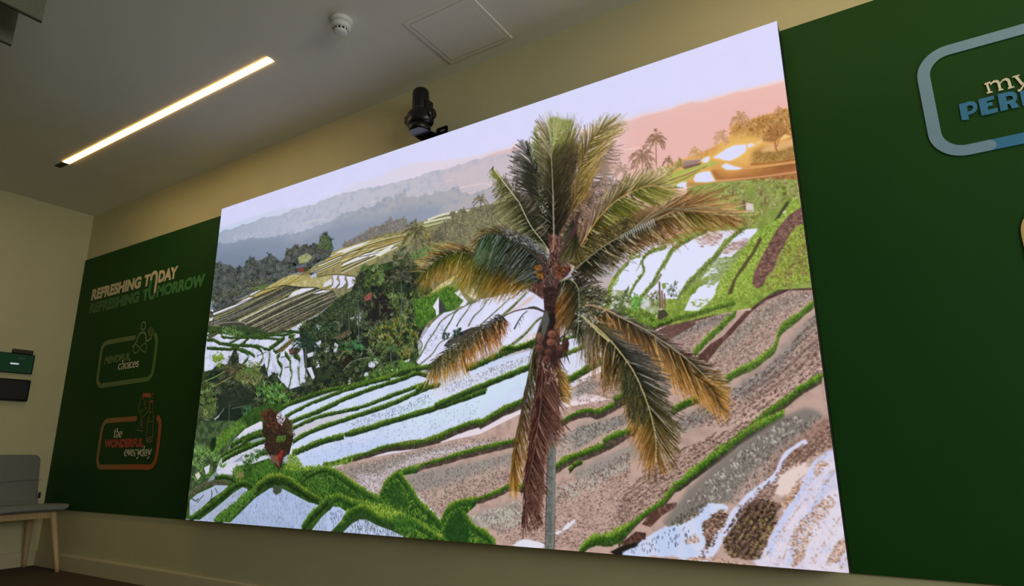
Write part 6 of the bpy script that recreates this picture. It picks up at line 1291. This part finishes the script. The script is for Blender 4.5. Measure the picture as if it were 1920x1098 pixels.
# outline: pale left half, blue right part of the lower edge
ctl = C3(878,115)[0]; 
left = [(x1_-.3,z1_)]+[p for p in ring if p[0]<x0_+.0851]+[(x0_+.13,z0_)]
left = [(x1_-.3,z1_),(4.6,z1_)]+[(x0_+.085-.085*math.sin(R_(a)),z1_-.085+.085*math.cos(R_(a))) for a in range(0,91,9)]+[(x0_,2.05),(x0_,1.95)]+[(x0_+.085-.085*math.cos(R_(a)),z0_+.085-.085*math.sin(R_(a))) for a in range(0,91,9)]+[(x0_+.10,z0_),(C3(598,940)[0][0],z0_)]
strokes('badge_outline',[[(C3(598,940)[0][0],z0_),(4.5,z0_),(4.9,z0_),(x1_-.1,z0_)]],.0385,M['blue'],pr_,or_)
strokes('badge_outline',[left],.0385,M['paleblue'],pr_,or_)
def poly3(name, lst, m, f=C3):
    bm = bmesh.new(); y = lay()
    for i_,v in enumerate(lst): plate(bm,[(p[0]-or_[0],p[1]-or_[2]) for p in f(*v)],y-.00005*i_,y+.0001)
    return bmo(name,bm,m,pr_)
def strip(bm, outer, inner, f=C3, y=0):
    A = [(p[0]-or_[0],p[1]-or_[2]) for p in f(*outer)]; B = [(p[0]-or_[0],p[1]-or_[2]) for p in f(*inner)]
    for i in range(len(A)-1): plate(bm,[A[i],A[i+1],B[i+1],B[i]],y,y+.0001)
poly3('lettering',[(340,566,400,550,424,690,364,697),(340,566,400,550,434,541,438,573,352,596),(352,640,400,632,404,655,360,662),(398,549,434,541,438,573,402,582),(434,541,466,544,484,560,492,580,458,590,450,578,438,573),(492,580,490,606,474,628,450,610,458,590),(474,628,448,644,418,652,414,624,440,618,450,610),(405,590,410,575,400,576,392,610)],M['blue'])
poly3('lettering',[(498,528,560,512,588,645,526,661),(498,528,624,494,630,524,566,542),(560,560,612,546,620,574,566,586),(560,618,656,594,662,628,570,652)],M['blue'])
poly3('lettering',[(655,484,718,470,744,608,682,624),(655,484,756,462,752,498,720,504),(756,462,790,464,812,480,818,505,784,512,770,498,752,498),(818,505,814,530,796,546,780,528,784,512),(796,546,770,562,732,566,728,540,756,534,780,528),(760,548,796,540,838,588,776,602,752,560)],M['blue'])
poly3('lettering',[(836,462,900,446,924,560,862,578)],M['blue'])
cm = M['cream']
poly3('lettering',[(548,396,596,378,602,392,580,400,600,462,612,458,618,468,570,480,566,470,580,464,562,408,550,408),(596,396,624,372,650,366,668,374,678,396,688,440,702,438,706,448,664,458,660,448,668,444,654,396,642,386,620,392,600,412),(676,388,700,360,730,350,752,358,762,380,776,424,792,416,796,428,744,442,740,432,750,426,736,380,722,370,700,376,680,400)],cm)
poly3('lettering',[(776,340,836,322,838,332,822,338,868,396,852,412,796,346,778,350),(868,396,890,330,876,326,876,318,920,306,922,316,906,322,872,420,852,452,832,464,820,458,824,446,840,444,856,420)],cm)
# yellow badge, its corner only reaches into view
p0 = ray((1912,410),1,0.); yx = p0[0]+.012
strokes('badge_outline',[[(yx+.9,1.565)]+[(yx+.085-.085*math.sin(R_(a)),1.565-.085+.085*math.cos(R_(a))) for a in range(0,91,9)]+[(yx,1.40),(yx,1.30)]+[(yx+.085-.085*math.cos(R_(a)),1.26-.085*math.sin(R_(a))) for a in range(0,91,9)]+[(yx+.9,1.175)]],.0385,M['yellow'],pr_,or_)

# ================================================================ devices on the left wall
def wallbox(name, label, cat, y0, y1, z0, z1, d, bev): ...
ta = thing('meeting_tablet','dark green lit wall tablet with a small white caption bar, above the black box','tablet',(XL,-.43,1.54))
bm = bmesh.new(); addbox(bm,(0,-.172,-.078),(.024,.170,.078),.003,2); bmo('housing',bm,M['black'],ta)
bm = bmesh.new(); addbox(bm,(.0235,-.166,-.071),(.0250,.160,.071)); 
ms = mat('tablet_screen',(.004,.02,.008),.15,emis=(.008,.035,.014),es=.5,noise=.1); bmo('screen',bm,ms,ta)
mw = mat('caption_white',(.5,.55,.6),.4,emis=(.62,.68,.78),es=.62); bm = bmesh.new(); addbox(bm,(.0248,.010,-.0115),(.0255,.067,.0005),.0002,1); bmo('caption_bar',bm,mw,ta)
mg = mat('caption_grey',(.1,.14,.12),.4,emis=(.03,.05,.045),es=.6)
bm = bmesh.new()
for k in range(6): addbox(bm,(.0248,.062+k*.0068,.0375),(.0254,.0665+k*.0068,.0440))
bmo('caption_text',bm,mg,ta)
tb2 = thing('status_module','small dark brown module standing on top of the wall tablet','module',(XL,-.345,1.635))
bm = bmesh.new(); addbox(bm,(0,-.073,-.016),(.020,.071,.018),.006,3); bmo('housing',bm,mat('dark_brown_plastic',(.035,.026,.018),.5,noise=.1),tb2)
tc_ = thing('wall_box','plain black box on the wall below the tablet','box',(XL,-.44,1.33))
bm = bmesh.new(); addbox(bm,(0,-.19,-.085),(.045,.178,.085),.012,3); bmo('housing',bm,M['black'],tc_)
bm = bmesh.new(); addbox(bm,(.0445,-.175,-.070),(.0462,.163,.070),.0006,1); bmo('front_cover',bm,mat('matt_black_cover',(.008,.008,.008),.6,noise=.1),tc_)

# ================================================================ chair
def chair():
    cx_, cy_ = -1.79,-.31
    t = thing('side_chair','grey upholstered chair with pale wooden legs in the corner by the left graphic','chair',(cx_,cy_,0))
    def surf(name, prof, wid, m, rnd=0., th=.03, cup=.0, tuck=None):
        """upholstered sheet: prof = (x,z) centreline, wid(t) half width; solidified and subdivided"""
        P_ = crm(prof,26); n = len(P_); K = 17; vs = []; fs = []
        for i,(x,z) in enumerate(P_):
            t_ = i/(n-1); h = wid(t_)
            for k in range(K):
                s = -1+2*k/(K-1)
                vs.append((x+cup*0, s*h, z))
                dx = P_[min(i+1,n-1)]-P_[max(i-1,0)]; dx = dx/np.hypot(*dx); nx_,nz_ = -dx[1],dx[0]
                c = cup*(abs(s)**2.4); vs[-1] = (x+nx_*c, s*h, z+nz_*c)
        for i in range(n-1):
            for k in range(K-1): a = i*K+k; fs.append((a,a+1,a+K+1,a+K))
        o = mesh(name,vs,fs,m,t,True)
        so = o.modifiers.new('thickness','SOLIDIFY'); so.thickness = th; so.offset = 0
        bv = o.modifiers.new('bevel','BEVEL'); bv.width = th*.42; bv.segments = 4; bv.limit_method = 'ANGLE'; bv.angle_limit = R_(50)
        return o
    seatp = [(.285,.440),(.262,.466),(.20,.470),(.05,.452),(-.10,.446),(-.17,.458)]
    surf('seat',seatp,lambda s: .245-.012*s-.05*max(0,(.10-s)/.10)**2-.03*max(0,(s-.85)/.15),M['fabric'],th=.036,cup=.012)
    backp = [(-.15,.462),(-.185,.50),(-.205,.58),(-.222,.70),(-.240,.835)]
    surf('backrest',backp,lambda s: (.215-.01*s)*(1-.16*max(0,(s-.9)/.1)**2.2),M['fabric'],th=.034,cup=.028)
    bm = bmesh.new(); pts = [(-.2035+.0185+.023*(abs(y/.2)**2.4), y, .640+.006*math.sin(y*14)) for y in np.linspace(-.20,.20,21)]
    tube(bm,pts,.0022,6); bmo('seam',bm,mat('seam_shadow_thread',(.16,.165,.16),.9),t)
    bm = bmesh.new(); addbox(bm,(-.195,.208,.505),(-.178,.222,.55),.002,1); bmo('label_tag',bm,mat('dark_tag',(.03,.025,.03),.8),t)
    # legs splay outwards; apron rails under the seat
    feet = [(.232,.243),(-.250,.220),(.232,-.243),(-.250,-.220)]
    tops = [(.165,.175),(-.155,.165),(.165,-.175),(-.155,-.165)]
    for (fx,fy),(tx,ty) in zip(feet,tops):
        bm = bmesh.new(); n = 12
        tube(bm,[(tx+(fx-tx)*s,ty+(fy-ty)*s,.445*(1-s)) for s in np.linspace(0,1,n)],[.0255-.0115*s for s in np.linspace(0,1,n)],16)
        for v in bm.verts:
            if v.co.z < .004: v.co.z = 0
        bmo('leg',bm,M['wood'],t,True)
    for s in (-1,1):
        bm = bmesh.new(); addbox(bm,(-.15,s*.165-.011,.375),(.165,s*.165+.011,.438),.004,2); bmo('apron_rail',bm,M['wood'],t)
    for x in (-.15,.168):
        bm = bmesh.new(); addbox(bm,(x-.011,-.16,.378),(x+.011,.16,.438),.004,2); bmo('apron_rail',bm,M['wood'],t)
chair()
